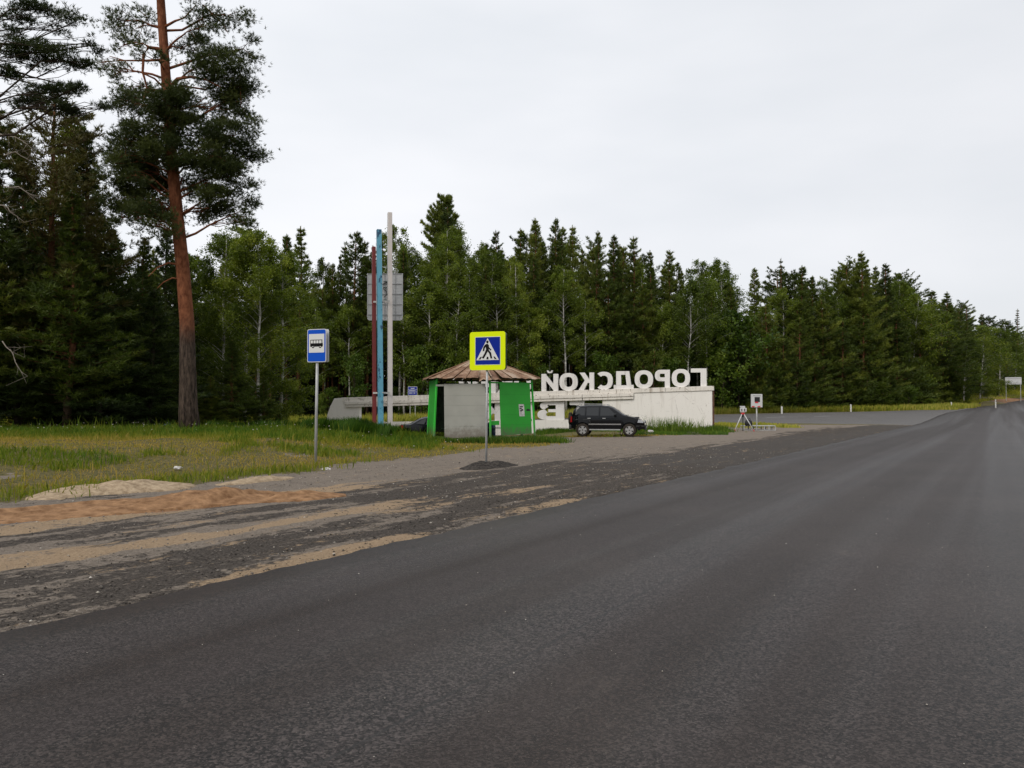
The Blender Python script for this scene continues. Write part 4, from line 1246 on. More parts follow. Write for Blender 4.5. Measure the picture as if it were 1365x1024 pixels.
# the looping bare limbs seen against the sky
def pxp(px, py, dy):
    Y = BY + dy; return (px2x(px, Y) - BX, dy, py2z(py, Y) - zb)
for chain, r0 in (([(219, 72, 0), (205, 60, -.3), (192, 58, -.5), (186, 68, -.6), (185, 92, -.7), (191, 112, -.6), (186, 132, -.5)], .11),
                  ([(212, 75, 0), (190, 76, .4), (160, 76, .7), (140, 70, .9)], .07),
                  ([(222, 112, 0), (232, 101, -.5), (250, 98, -.9), (270, 102, -1.1), (290, 112, -1.2)], .10),
                  ([(222, 170, 0), (205, 165, -.5), (195, 178, -.8), (190, 190, -.9)], .07),
                  ([(236, 352, 0), (222, 350, -.3), (208, 356, -.5), (196, 368, -.6)], .06),
                  ([(238, 372, 0), (228, 370, -.2), (216, 376, -.4), (208, 384, -.5)], .045),
                  ([(214, 30, 0), (228, 22, -.4), (240, 18, -.6), (256, 0, -.7)], .07),
                  ([(265, 0, .5), (285, 18, .5), (296, 32, .5), (300, 40, .4)], .04)):
    pts = [pxp(*c) for c in chain]
    MB().tube(pts, [r0 * (1 - .75 * i / (len(pts) - 1)) for i in range(len(pts))], 7, cap=False).build('branch', M['bigbark'], pine, smooth=True)
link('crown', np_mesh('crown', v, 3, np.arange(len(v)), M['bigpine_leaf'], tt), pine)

# the nearer pine whose trunk stands out of frame; its branches reach in
LX, LY = -21.0, 27.5
zl = tz(LX, LY)
def l_at(z):
    return np.array([0.02 * z, 0, max(.4, min(z, 21))])
lp = thing('pine_tree', 'near pine reaching layered dark branches in from the edge of the picture', 'pine tree', (LX, LY, zl))
mb = MB(); mb.tube([(0.02 * z, 0, z) for z in (-.2, 3, 8, 13, 18, 22)], [.30, .26, .22, .18, .11, .03], 12)
link('trunk', mb.mesh('trunk', M['bigbark'], True), lp)
def lblob(px, py, dy, rx, ry, dens=1.0):
    Y = LY + dy
    return ((px2x(px, Y) - LX, dy, py2z(py, Y) - zl), (rx / F * Y, rx * .6 / F * Y, ry / F * Y), dens)
LB = [lblob(60, 8, 0, 46, 8), lblob(20, 18, .5, 30, 12), lblob(95, 22, -.5, 18, 8, .7), lblob(25, 62, 0, 40, 10, 1.3), lblob(65, 62, -.5, 30, 9, 1.3), lblob(85, 78, .3, 26, 6), lblob(118, 55, .4, 14, 16, 1.2), lblob(72, 36, 1, 16, 8, .7),
      lblob(110, 78, 0, 12, 8, .9), lblob(40, 82, .5, 30, 8), lblob(75, 118, 0, 34, 10, 1.2), lblob(100, 112, -.4, 20, 6), lblob(30, 128, .6, 34, 16), lblob(85, 138, .2, 34, 10, 1.2), lblob(128, 142, -.2, 14, 7, .9), lblob(0, 100, 0, 24, 20, .7), lblob(5, 40, 0, 20, 14)]
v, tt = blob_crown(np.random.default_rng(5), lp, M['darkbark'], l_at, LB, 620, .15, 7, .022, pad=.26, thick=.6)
for chain, r0 in (([(-20, 80), (0, 86), (35, 98), (60, 104), (85, 112)], .045), ([(-20, 90), (0, 98), (30, 106), (55, 120)], .04), ([(-20, 52), (20, 55), (70, 56), (112, 52)], .05)):
    pts = [(px2x(a, LY) - LX, 0, py2z(b, LY) - zl) for a, b in chain]
    MB().tube(pts, [r0 * (1 - .7 * i / (len(pts) - 1)) for i in range(len(pts))], 6, cap=False).build('branch', M['darkbark'], lp, smooth=True)
link('crown', np_mesh('crown', v, 3, np.arange(len(v)), M['bigpine_leaf'], tt), lp)

# dense dark conifers behind, left of the big pine
NB = M['darkbark']
NC = [conifer(301, 16, .05, 3.6, 'young', 36, 8, 34, 8, .30, .045, .16, M['spruce_leaf'], NB, spread=.6, tuftstart=.2),
      conifer(302, 16, .12, 3.2, 'spire', 36, 8, 32, 8, .30, .045, .17, PL, PB, spread=.6, tuftstart=.25),
      conifer(303, 18, .20, 3.6, 'mature', 26, 7, 36, 8, .30, .045, .20, M['brown_leaf'], PB, spread=.7, tuftstart=.2)]
NEAR = [(0, -14, 118, 40, 'dark pine filling the picture edge below the near layered branches', 1.35), (2, 62, 120, 41, 'brownish thin-needled pine with reddish trunk left of the big pine', 1.25), (1, 112, 168, 43, 'green dense conifer leaning to the gap left of the big pine', 1.25),
        (1, 30, 190, 46, 'dark conifer behind the brownish pine', 1.45), (1, 86, 150, 49, 'tall dense conifer standing back between brownish pine and sky gap', 1.5), (1, 92, 252, 39.5, 'shorter conifer with bright shoots in front of the dark trees', 1.3), (0, 150, 300, 44, 'dark conifer low in the gap beside the big pine', 1.2), (1, 188, 318, 46, 'conifer immediately left of the big pine trunk', 1.25),
        (0, 214, 300, 50, 'dark conifer directly behind the big pine trunk', 1.2), (1, -40, 230, 38, 'conifer with low boughs at the extreme picture edge', 1.3), (0, 135, 360, 41, 'low spreading dark conifer between the grass bank and road', 1.5),
        (0, 22, 370, 40, 'low dark conifer at the grass bank below the brownish pine', 1.5), (0, 196, 385, 43, 'low dark conifer touching the big pine trunk', 1.5), (0, 70, 330, 44, 'dark middle-sized conifer in the shaded clump by the grass bank', 1.5)]
for k, px, top, Y, lab, wd in NEAR:
    x = px2x(px, Y); z0 = tz(x, Y); h = py2z(top, Y) - z0
    root = thing('conifer_tree', lab, 'conifer tree', (x, Y, z0 - .05), px * .37)
    s = h / (16 if k < 2 else 18); root.scale = (s * wd * min(1.25, 13 / h if h < 13 else 1), s * wd * min(1.25, 13 / h if h < 13 else 1), s)
    link('trunk', NC[k][0], root); link('crown', NC[k][1], root)
# pale dead boughs hanging in the dark clump
mb = MB()
rg = np.random.default_rng(9)
for a, b, Y in (((-8, 175), (55, 208), 36), ((0, 205), (50, 222), 36.5), ((0, 246), (60, 270), 36.5), ((-5, 272), (34, 300), 37), ((2, 455), (46, 512), 36)):
    p0 = (px2x(a[0], Y), Y, py2z(a[1], Y)); p1 = (px2x(b[0], Y), Y - .6, py2z(b[1], Y))
    root = thing('dead_bough', 'bare pale dead bough ' + {175: 'highest among the dark left trees', 205: 'second from the top in the dark clump', 246: 'crossing the brownish pine crown', 272: 'drooping below the brownish pine crown', 455: 'hanging low above the grass bank'}[a[1]], 'dead bough', p0)
    pts = bend((0, 0, 0), np.array(p1) - np.array(p0), rg, sag=.25, n=5, jit=.03)
    m1 = MB(); m1.tube(pts, [.028, .024, .02, .016, .012, .006], 5); m1.build('bough', M['deadwood'], root, smooth=True)
    m2 = MB()
    for q in range(7):
        s_ = pts[rg.integers(1, 5)]; m2.tube([s_, s_ + rg.normal(0, .2, 3) + np.array([.2, 0, -.1]), s_ + rg.normal(0, .35, 3) + np.array([.4, 0, -.25])], [.011, .008, .004], 4, cap=False)
    m2.build('twigs', M['deadwood'], root)

# leafy birches between the big pine and the bus sign
NBI = [birch(401, 13, .06, 2.7, 64, 36000, .105, .10, BL, BB, droop=.55), birch(402, 13, .10, 2.5, 60, 34000, .105, .085, BL, BB, droop=.65)]
for k, px, top, Y, lab, wd in ((0, 262, 338, 52, 'birch close behind the big pine trunk', 1.0), (1, 292, 306, 50, 'tall leafy birch nearest the big pine on its bus-stop side', 1.1), (0, 326, 302, 53, 'leafy birch with leaning pale stem midway between big pine and bus sign', 1.15),
                               (1, 350, 306, 50, 'dense leafy birch third from the big pine', 1.15), (0, 374, 334, 52, 'leafy birch nearest the bus stop sign', 1.1)):
    x = px2x(px, Y); z0 = tz(x, Y); h = py2z(top, Y) - z0
    root = thing('birch_tree', lab, 'birch tree', (x, Y, z0 - .05), px * .7)
    s = h / 13; root.scale = (s * wd, s * wd, s)
    link('trunk', NBI[k][0], root); link('crown', NBI[k][1], root)
for px, top, Y, lab in ((310, 452, 46, 'young pine beneath the birches beside the big pine'), (352, 500, 47, 'low spreading young pine at the edge of the side road'), (280, 500, 45, 'young pine just right of the big pine foot'), (372, 545, 46.5, 'lowest pine bough clump reaching towards the side road')):
    x = px2x(px, Y); z0 = tz(x, Y); h = py2z(top, Y) - z0
    root = thing('young_pine', lab, 'young pine', (x, Y, z0 - .05), px * .3)
    s = max(h, 1.0) / 16; root.scale = (s * 1.9, s * 1.9, s)
    link('trunk', NC[1][0], root); link('crown', NC[1][1], root)
# ================================================================== THE MONUMENT WALL
WR = Vector((px2x(952, 52.0), 52.0, 0)); WL_ = Vector((px2x(433, 58.0), 58.0, 0))
WD = (WL_ - WR); WLEN = WD.length; WD.normalize()
WN = Vector((WD.y, -WD.x, 0))
if WN.y > 0: WN = -WN                        # towards the road we stand on
def W(s, t, z):
    p = WR + WD * s + WN * t
    return (p.x, p.y, z)
def wall_s(px):
    k = (px - 682.5) / F
    # (WR.x + WD.x s) = k (WR.y + WD.y s)
    return (WR.x - k * WR.y) / (k * WD.y - WD.x)
def wall_Y(s): return WR.y + WD.y * s
def wz(px, py, s=None):
    return py2z(py, wall_Y(wall_s(px)))
def top_z(s): return np.interp(s, [0, WLEN], [wz(952, 514.5), wz(445, 531)])
def bot_z(s): 
    p = WR + WD * s
    return tz(p.x, p.y) - .35
mon = thing('monument_wall', 'long whitewashed wall carrying big white letters seen from behind', 'wall', (WR.x, WR.y, 0))
def wbuild(mb, name, material, parent=None, bevel=0.0, label=None):
    mb.v = [(a - WR.x, b - WR.y, c) for a, b, c in mb.v]
    o = mb.build(name, material, parent or mon, bevel=bevel)
    if label: o['label'] = label
    return o
s_r = wall_s(803); s_l = wall_s(479); s_bl = wall_s(457); s_e = wall_s(433)
# solid end block
wbuild(MB().prism([(0.12, bot_z(0)), (s_r, bot_z(s_r)), (s_r, top_z(s_r) - .30), (0.12, top_z(0) - .30)], lambda a, b, t: W(a, t, b), -.42, 0), 'end_block', M['white'], bevel=.015)
wbuild(MB().prism([(0.0, bot_z(0)), (0.115, bot_z(0)), (0.115, top_z(0) - .05), (0.0, top_z(0) - .05)], lambda a, b, t: W(a, t, b), -.44, -.004), 'brick_end', M['brick'], label='dark exposed brick end of the wall')
# top beam in cast segments
cuts = [0.0, 3.1, 6.3, 9.6, 12.9, 16.2, 19.5, 22.8, s_bl]
for a, b in zip(cuts, cuts[1:]):
    ga, gb = a + .008, b - .008
    if a < s_r:
        bh = .30
        e = min(gb, s_r) if b > s_r else gb
    hgt = lambda s: .30 if s < s_r else .42
    mbq = MB().prism([(ga, top_z(ga) - .298), (gb, top_z(gb) - .298), (gb, top_z(gb)), (ga, top_z(ga))], lambda p, q, t: W(p, t, q), -.46, .06)
    wbuild(mbq, 'beam', M['whitedirty'], bevel=.018)
# the lower lip, longer on the open part and overlapping the blocks a little
s_lip0 = wall_s(845); s_lip1 = wall_s(461)
cuts = list(np.linspace(s_lip0, s_lip1, 7))
for i, (a, b) in enumerate(zip(cuts, cuts[1:])):
    dd = 0.004 * (i % 2)
    wbuild(MB().prism([(a + .01, top_z(a) - .52), (b - .01, top_z(b) - .52), (b - .01, top_z(b) - .303), (a + .01, top_z(a) - .303)], lambda p, q, t: W(p, t, q), -.36, .17 + dd), 'beam', M['whitedirty'], bevel=.02)
    wbuild(MB().prism([(a + .02, top_z(a) - .70), (b - .02, top_z(b) - .70), (b - .02, top_z(b) - .523), (a + .02, top_z(a) - .523)], lambda p, q, t: W(p, t, q), -.33, .12 + dd), 'ledge', M['whitedirty'], bevel=.02)
# parapet
cuts = list(np.linspace(s_r, s_l, 6))
sill = lambda s: np.interp(s, [s_r, wall_s(757), s_l], [.72, .66, .42])
for a, b in zip(cuts, cuts[1:]):
    wbuild(MB().prism([(a + .003, bot_z(a)), (b - .003, bot_z(b)), (b - .003, sill(b)), (a + .003, sill(a))], lambda p, q, t: W(p, t, q), -.40, -.02), 'parapet', M['white'])
# far end block with slanting edge
sl = [wall_s(433), wall_s(436.5), wall_s(440.5), wall_s(445.5)]
wbuild(MB().prism([(s_l, bot_z(s_l)), (sl[0], bot_z(sl[0])), (sl[0], wz(433, 567)), (sl[1], wz(437, 553)), (sl[2], wz(441, 541)), (sl[3], wz(445, 531.5)), (s_bl + .004, top_z(s_bl) + .0), (s_bl + .004, top_z(s_bl) - .305), (s_l, top_z(s_l) - .305)],
     lambda a, b, t: W(a, t, b), -.42, 0.004), 'end_block', M['white'], bevel=.015, label='end block with slanting edge')
# posts in the opening
for px, w in ((573.5, .24), (781, 0)):
    if w:
        s = wall_s(px)
        wbuild(MB().prism([(s - w / 2, sill(s) + .002), (s + w / 2, sill(s) + .002), (s + w / 2, top_z(s) - .702), (s - w / 2, top_z(s) - .702)], lambda a, b, t: W(a, t, b), -.3, -.06), 'pillar', M['white'])

# letters -------------------------------------------------------------
def ring(cx, cy, rx, ry, tx, ty, a0=0, a1=360, n=28, sq=2.4):
    """annular sector polygons (list of quads) with slightly squared rounds"""
    out = []
    def P(an, rx_, ry_):
        c, s = math.cos(R(an)), math.sin(R(an))
        return (cx + rx_ * math.copysign(abs(c) ** (2 / sq), c), cy + ry_ * math.copysign(abs(s) ** (2 / sq), s))
    outer = [P(a0 + (a1 - a0) * i / n, rx, ry) for i in range(n + 1)]
    inner = [P(a0 + (a1 - a0) * i / n, rx - tx, ry - ty) for i in range(n + 1)]
    return outer, inner
def bar(x0, y0, x1, y1): return [(x0, y0), (x1, y0), (x1, y1), (x0, y1)]
def glyph(ch):
    """polys and rings, box 1 high; returns (width, polys, rings)"""
    T = .25
    if ch == 'Г': return .66, [bar(0, 0, T, 1), bar(T, .78, .66, 1)], []
    if ch == 'О': return .94, [], [ring(.47, .5, .47, .51, T, .22)]
    if ch == 'С': return .86, [], [ring(.47, .5, .47, .51, T, .22, 48, 312)]
    if ch == 'Р': return .74, [bar(0, 0, T, 1), bar(T, .78, .44, 1), bar(T, .36, .44, .57)], [ring(.44, .68, .30, .32, .24, .21, -90, 90, 14)]
    if ch == 'В': return .80, [bar(0, 0, T, 1), bar(T, .80, .45, 1), bar(T, .42, .47, .58), bar(T, 0, .47, .20)], [ring(.45, .77, .27, .23, .22, .17, -60, 90, 12), ring(.47, .29, .33, .29, .25, .19, -90, 72, 14)]
    if ch == 'Д': return .98, [bar(.0, -.12, .17, .22), bar(.81, -.12, .98, .22), bar(.17, 0, .81, .2), [(.12, .2), (.34, .2), (.42, 1), (.22, 1)], bar(.62, .2, .86, 1), bar(.42, .8, .62, 1)], []
    if ch == 'К': return .84, [bar(0, 0, T, 1), [(T, .40), (.42, .42), (.80, 1), (.53, 1), (T, .58)], [(.30, .50), (.46, .62), (.86, 0), (.57, 0)]], []
    if ch == 'Й': return .92, [bar(0, 0, T, 1), bar(.67, 0, .92, 1), [(T, .06), (T, .40), (.67, .94), (.67, .60)], [(.30, 1.20), (.36, 1.20), (.40, 1.12), (.52, 1.12), (.56, 1.20), (.62, 1.20), (.56, 1.05), (.36, 1.05)]], []
    if ch == 'У': return .84, [[(.12, 0), (.36, 0), (.84, 1), (.60, 1)], [(.0, 1), (.26, 1), (.48, .50), (.34, .30)]], []
    if ch == 'Ы': return 1.10, [bar(0, 0, T, 1), bar(T, 0, .46, .19), bar(T, .42, .46, .6), bar(.85, 0, 1.10, 1)], [ring(.46, .30, .28, .30, .23, .19, -90, 90, 12)]
    if ch == 'А': return .92, [[(0, 0), (.25, 0), (.52, 1), (.36, 1)], [(.92, 0), (.67, 0), (.38, 1), (.54, 1)], bar(.24, .2, .68, .38)], []
    return .5, [], []
def put_letter(ch, s0, s1, z0, h, t0, t1, material):
    """between s0 and s1 along the wall, growing away from the wall's road end (reads from the other side)"""
    w, polys, rings = glyph(ch); mb = MB(); k = (s1 - s0) / w
    f = lambda a, b, t: W(s0 + a * k, t, z0 + b * h)
    for i, p in enumerate(polys):
        e = .003 * i
        mb.prism(p, f, t0 - e, t1 + e)
    for j, (o, i_) in enumerate(rings):
        e = .0015 + .003 * (j + len(polys))
        closed = abs(o[0][0] - o[-1][0]) < 1e-6 and abs(o[0][1] - o[-1][1]) < 1e-6
        n = len(o) - 1
        for q in range(n):
            a, b, c, d_ = o[q], o[q + 1], i_[q + 1], i_[q]
            lo, hi = t0 - e, t1 + e
            mb.quadf(f(*a, hi), f(*b, hi), f(*c, hi), f(*d_, hi)); mb.quadf(f(*a, lo), f(*d_, lo), f(*c, lo), f(*b, lo))
            mb.quadf(f(*a, lo), f(*b, lo), f(*b, hi), f(*a, hi)); mb.quadf(f(*d_, hi), f(*c, hi), f(*c, lo), f(*d_, lo))
        if not closed:
            for a, d_ in ((o[0], i_[0]), (o[-1], i_[-1])):
                mb.quadf(f(*a, t0 - e), f(*a, t1 + e), f(*d_, t1 + e), f(*d_, t0 - e))
    o = wbuild(mb, 'letter', material); o['label'] = 'white block letter ' + ch
    return o
for ch, pa, pb in (('Г', 942, 921), ('О', 920, 895.5), ('Р', 893, 873), ('О', 870.5, 846), ('Д', 844.5, 818), ('С', 816.5, 795), ('К', 791.5, 771.5), ('О', 769.5, 745.5), ('Й', 743.5, 721.5),
                   ('О', 708, 685), ('К', 682, 663), ('Р', 660, 641), ('У', 640, 619), ('Г', 617, 602)):
    s0, s1 = wall_s(pa), wall_s(pb)
    put_letter(ch, s0, s1, top_z((s0 + s1) / 2) + .0, 1.17 if ch != 'Д' else 1.17, -.34, -.06, M['letter'])
for ch, pa, pb in (('Г', 778, 759), ('В', 751.5, 716), ('Ы', 710, 672), ('К', 667, 640), ('С', 636, 611), ('А', 608, 580)):
    s0, s1 = wall_s(pa), wall_s(pb); sm = (s0 + s1) / 2
    put_letter(ch, s0, s1, sill(sm) + .002, (top_z(sm) - .702 - sill(sm)) * .995, -.34, -.10, M['letter'])

# ================================================================== THREE POLES
PY_ = 45.0
grp = thing('flag_colour_poles', 'three tall square poles, red, peeling blue and off-white, joined by short crossbars', 'pole monument', (px2x(506, PY_), PY_, tz(px2x(506, PY_), PY_)))
gx0, gy0, gz0 = grp.location
def pole(px0, px1, top, Y, w, material, label):
    x0 = px2x(px0, Y) - gx0; x1 = px2x(px1, Y) - gx0; y = Y - gy0; z1 = py2z(top, Y) - gz0
    mb = MB()
    h = w / 2; c = []
    for (x, z, s) in ((x0, -.5, 1.0), (x1, z1, .92)):
        for a, b in ((-1, -1), (1, -1), (1, 1), (-1, 1)):
            # turned a little so two faces show
            ca, sa = math.cos(R(20)), math.sin(R(20))
            c.append((x + (a * ca - b * sa) * h * s, y + (a * sa + b * ca) * h * s, z))
    mb.v = c; mb.f = [(0, 1, 5, 4), (1, 2, 6, 5), (2, 3, 7, 6), (3, 0, 4, 7), (4, 5, 6, 7), (0, 3, 2, 1)]
    o = mb.build('pole', material, grp, bevel=.02); o['label'] = label
    return o
pole(499.5, 497.3, 328, 45.4, .22, M['p_red'], 'faded red pole')
pole(508, 504.2, 305, 45.0, .29, M['p_blue'], 'peeling blue pole')
pole(520.2, 518.6, 282, 45.2, .26, M['p_white'], 'off-white pole, tallest')
for py in (402, 524):
    Yb = 45.1
    mb = MB(); z = py2z(py, Yb) - gz0
    xa = px2x(497, Yb) - gx0; xb = px2x(520, Yb) - gx0
    mb.box(((xa + xb) / 2, .17, z), (xb - xa, .10, .10)); mb.build('crossbar', M['p_white'], grp, bevel=.01)
    mb = MB(); mb.box(((xa + xb) / 2 + .28, -.10, z + .02), ((xb - xa) * .42, .05, .06)); mb.build('bracket', M['galv'], grp)

# sign board seen from behind, on its own post behind the white pole
SY = 47.5
sgx = px2x(518.6, SY)
sg = thing('direction_sign_board', 'large grey back of a road sign board with rounded lower corners behind the poles', 'road sign', (sgx, SY, tz(sgx, SY)))
sgz = sg.location.z
zt, zbm = py2z(364, SY) - sgz, py2z(427, SY) - sgz
xl, xr = px2x(489, SY) - sgx, px2x(536.5, SY) - sgx
def rounded(x0, x1, z0, z1, r, only_bottom=True, n=5):
    p = []
    for cx, cz, a0 in ((x1 - r, z0 + r, -90), (x1 - r, z1 - r, 0), (x0 + r, z1 - r, 90), (x0 + r, z0 + r, 180)):
        top = cz > (z0 + z1) / 2
        if top and only_bottom:
            p.append((x1 if cx > (x0 + x1) / 2 else x0, z1)); continue
        for i in range(n + 1):
            a = R(a0 + 90 * i / n); p.append((cx + r * math.cos(a), cz + r * math.sin(a)))
    return p
mb = MB().prism(rounded(xl, xr, zbm, zt, .16), lambda a, b, t: (a, t, b), -.012, .012)
mb.build('sheet', M['alu'], sg)
w_ = xr - xl
for z in np.linspace(zbm + .33, zt - .02, 5):
    MB().box(((xl + xr) / 2, -.032, z), (w_ - .06, .036, .035)).build('rib', M['alu_dark'], sg)
for x in (xl + .02, xr - .02):
    MB().box((x, -.028, (zbm + zt) / 2 + .09), (.035, .045, zt - zbm - .2)).build('frame', M['alu'], sg)
for x in (xl + .40, xl + w_ * .5, xr - .42):
    MB().box((x, -.056, (zbm + zt) / 2), (.03, .012, zt - zbm - .12)).build('rib', M['alu_dark'], sg)
for x in (xl + .18, xr - .18):
    MB().box((x, -.026, zbm + .19), (.02, .02, .26)).build('rib', M['alu_dark'], sg)
MB().tube([(0, -.13, -.4), (0, -.13, zt - .1)], .055, 10).build('post', M['galv'], sg, smooth=True)
kx = xl + w_ * .51
MB().tube([(kx + .12, -.12, zt - .55), (kx - .08, -.13, zt - .62), (kx - .1, -.14, zt - .95), (kx + .08, -.14, zt - 1.05), (kx + .12, -.14, zt - 1.3), (kx - .06, -.13, zt - 1.42)], .025, 6).build('cable', M['signblack'], sg, smooth=True)
for z in (zt - .5, zt - .85, zt - 1.6):
    MB().box((kx + .08, -.10, z), (.34, .05, .05)).build('clamp', M['signback'], sg)

# ================================================================== ROAD SIGNS
def sign_frame(px, Y, top_py, base_py, label, name, rz=-20):
    x = px2x(px, Y); z = tz(x, Y)
    return thing(name, label, 'road sign', (x, Y, z), R(rz)), z
def rprism(mb, x0, x1, z0, z1, r, y0, y1):
    return mb.prism(rounded(x0, x1, z0, z1, r, False), lambda a, b, t: (a, t, b), y0, y1)
# crossing sign
Yc = 21.55
sgn, z = sign_frame(648, Yc, 0, 0, 'lime bordered blue pedestrian crossing sign on thin grey post before the shelter', 'crossing_sign')
zc0, zc1 = py2z(493.5, Yc) - z, py2z(442.5, Yc) - z
HW = .51; off = .03
tiltx = .035
MB().tube([(0, 0, -.3), (tiltx, 0, zc1 - .2)], .030, 10).build('post', M['galv'], sgn, smooth=True)
cx = tiltx + .03
o = rprism(MB(), cx - HW, cx + HW, zc0, zc1, .07, -.075, -.055).build('lime_plate', M['signlime'], sgn)
sx0, sx1 = cx - .355, cx + .375; sz0, sz1 = zc0 + .135, zc1 - .135
def plate(mb, p, y): return mb.quadf(*[(a, y, b) for a, b in p])
rprism(MB(), sx0, sx1, sz0, sz1, .015, -.0785, -.0755).build('white_edge', M['signwhite'], sgn)
rprism(MB(), sx0 + .012, sx1 - .012, sz0 + .012, sz1 - .012, .01, -.0815, -.0787).build('blue_panel', M['signblue'], sgn)
mid = (sx0 + sx1) / 2; tb = sz0 + .13; tt_ = sz1 - .035
MB().prism([(mid - .325, tb), (mid + .325, tb), (mid, tt_)], lambda a, b, t: (a, t, b), -.0845, -.0818).build('white_triangle', M['signwhite'], sgn)
# walker: drawn in a box where the triangle is 650 wide, 600 high
def wk(a, b): return (mid + a, tb + b)
mb = MB()
f = lambda a, b, t: (*[mid + a, t], tb + b)
figs = [[(-.005 + .035 * math.cos(i * .5236), .485 + .04 * math.sin(i * .5236)) for i in range(12)],                       # head
        [(-.055, .425), (.0, .435), (.038, .40), (.045, .33), (.028, .25), (-.036, .25), (-.052, .33)],                          # trunk
        [(-.03, .43), (-.08, .41), (-.125, .34), (-.14, .24), (-.095, .24), (-.08, .325), (-.04, .36)],                     # rear arm
        [(.03, .37), (.05, .335), (.115, .275), (.09, .25), (.03, .30), (.01, .33)],                                         # front arm
        [(-.035, .28), (.025, .28), (.10, .20), (.135, .04), (.085, .04), (.05, .17)],                                    # front leg
        [(-.045, .29), (.012, .25), (-.03, .17), (-.11, .04), (-.165, .06), (-.085, .185)]]                                 # rear leg
for i, p in enumerate(figs): mb.prism(p, f, -.0865 - .0002 * i, -.0848)
for p in ([(-.265, .02), (-.205, .02), (-.165, .09), (-.205, .09)], [(-.035, .02), (.03, .02), (.02, .09), (-.02, .09)], [(.165, .09), (.205, .09), (.262, .02), (.205, .02)]):
    mb.prism(p, f, -.0866, -.0848)
mb.build('walker_symbol', M['signblack'], sgn)
rprism(MB(), cx - HW + .01, cx + HW - .01, zc0 + .01, zc1 - .01, .07, .055, .075).build('back_plate', M['signback'], sgn)
for zz in (zc0 + .25, zc1 - .25):
    MB().box((tiltx * .8, 0, zz), (.16, .105, .04)).build('clamp', M['galv'], sgn)

# bus stop sign
Yb = 22.4
bus, z = sign_frame(421, Yb, 0, 0, 'blue bus stop sign with white panel and black bus on grey post', 'bus_stop_sign')
zb0, zb1 = py2z(483, Yb) - z, py2z(439, Yb) - z
MB().tube([(0, 0, -.3), (.05, 0, zb1 - .15)], .040, 10).build('post', M['galv'], bus, smooth=True)
bx = .065; hw = .305
rprism(MB(), bx - hw, bx + hw, zb0, zb1, .05, -.072, -.058).build('white_edge', M['signwhite'], bus)
rprism(MB(), bx - hw + .018, bx + hw - .018, zb0 + .018, zb1 - .018, .04, -.0755, -.0723).build('blue_panel', M['signblue2'], bus)
rprism(MB(), bx - hw + .055, bx + hw - .055, zb0 + .265, zb1 - .135, .01, -.079, -.0758).build('white_panel', M['signwhite'], bus)
mb = MB(); bz = zb0 + .41
f = lambda a, b, t: (bx + a, t, bz + b)
mb.prism([(-.205, .02), (.205, .02), (.205, .09), (.195, .205), (.18, .215), (-.19, .215), (-.205, .20)], f, -.081, -.0792)
for cx_ in (-.115, .12):
    mb.prism([(cx_ + .042 * math.cos(i * .5236), .02 + .042 * math.sin(i * .5236)) for i in range(12)], f, -.0816, -.0792)
mb.build('bus_symbol', M['signblack'], bus)
mb = MB()
for a, b in ((-.185, -.115), (-.095, -.025), (-.005, .065), (.085, .155), (.172, .192)):
    mb.prism([(a, .115), (b, .115), (b, .195), (a, .195)], f, -.0834, -.0818)
for cx_ in (-.115, .12):
    mb.prism([(cx_ + .017 * math.cos(i * .5236), .02 + .017 * math.sin(i * .5236)) for i in range(12)], f, -.0834, -.0818)
mb.build('bus_windows', M['signwhite'], bus)
rprism(MB(), bx - hw, bx + hw, zb0, zb1, .05, .058, .075).build('back_plate', M['alu'], bus)
for zz in (zb0 + .2, zb1 - .2):
    MB().box((.045, 0, zz), (.16, .11, .04)).build('clamp', M['galv'], bus)

# small blue sign beyond the wall
Yx = 84
x = px2x(550, Yx); z = tz(x, Yx)
ss = thing('information_sign', 'small blue information sign on two posts glimpsed over the far end of the wall', 'road sign', (x, Yx, z), R(-8))
s0, s1 = px2x(543.7, Yx) - x, px2x(556.3, Yx) - x
z0, z1 = py2z(527, Yx) - z, py2z(515.5, Yx) - z
MB().box(((s0 + s1) / 2, 0, (z0 + z1) / 2), (s1 - s0, .03, z1 - z0)).build('white_edge', M['signwhite'], ss)
MB().box(((s0 + s1) / 2, -.02, (z0 + z1) / 2), (s1 - s0 - .07, .02, z1 - z0 - .07)).build('blue_panel', M['signblue'], ss)
mb = MB()
for yy, a, b in ((.80, .3, .72), (.52, .12, .82), (.25, .12, .5), (.25, .6, .8)):
    mb.box((s0 + (s1 - s0) * (a + b) / 2, -.034, z0 + (z1 - z0) * yy), ((s1 - s0) * (b - a), .006, .06))
mb.box(((s0 + s1) / 2, -.034, z0 + (z1 - z0) * .39), ((s1 - s0) * .9, .006, .025))
mb.box(((s0 + s1) / 2, -.034, z0 + (z1 - z0) * .66), ((s1 - s0) * .9, .006, .025))
mb.build('white_lines', M['signwhite'], ss)
for a in (s0 + .22, s1 - .22): MB().tube([(a, .05, -.2), (a, .05, z1)], .04, 8).build('post', M['galv'], ss)

# blank board at the road bend
u_, v_ = 188.0, 13.5
Yq = 186.0; x = px2x(1351, Yq); z = tz(x, Yq)
bl = thing('blank_sign_board', 'pale grey back of a wide road sign on two posts at the road bend', 'road sign', (x, Yq, z), R(-22))
z1 = py2z(503, Yq) - z; z0 = py2z(512.5, Yq) - z; hw = 1.65
MB().box((0, 0, (z0 + z1) / 2), (2 * hw, .04, z1 - z0)).build('sheet', M['alu'], bl)
for zz in (z0 + .3, z1 - .3): MB().box((0, -.04, zz), (2 * hw, .05, .07)).build('rib', M['alu_dark'], bl)
for a in (-hw + .2, hw - .2): MB().tube([(a, .09, -.5), (a, .09, z1)], .08, 8).build('post', M['galv'], bl)

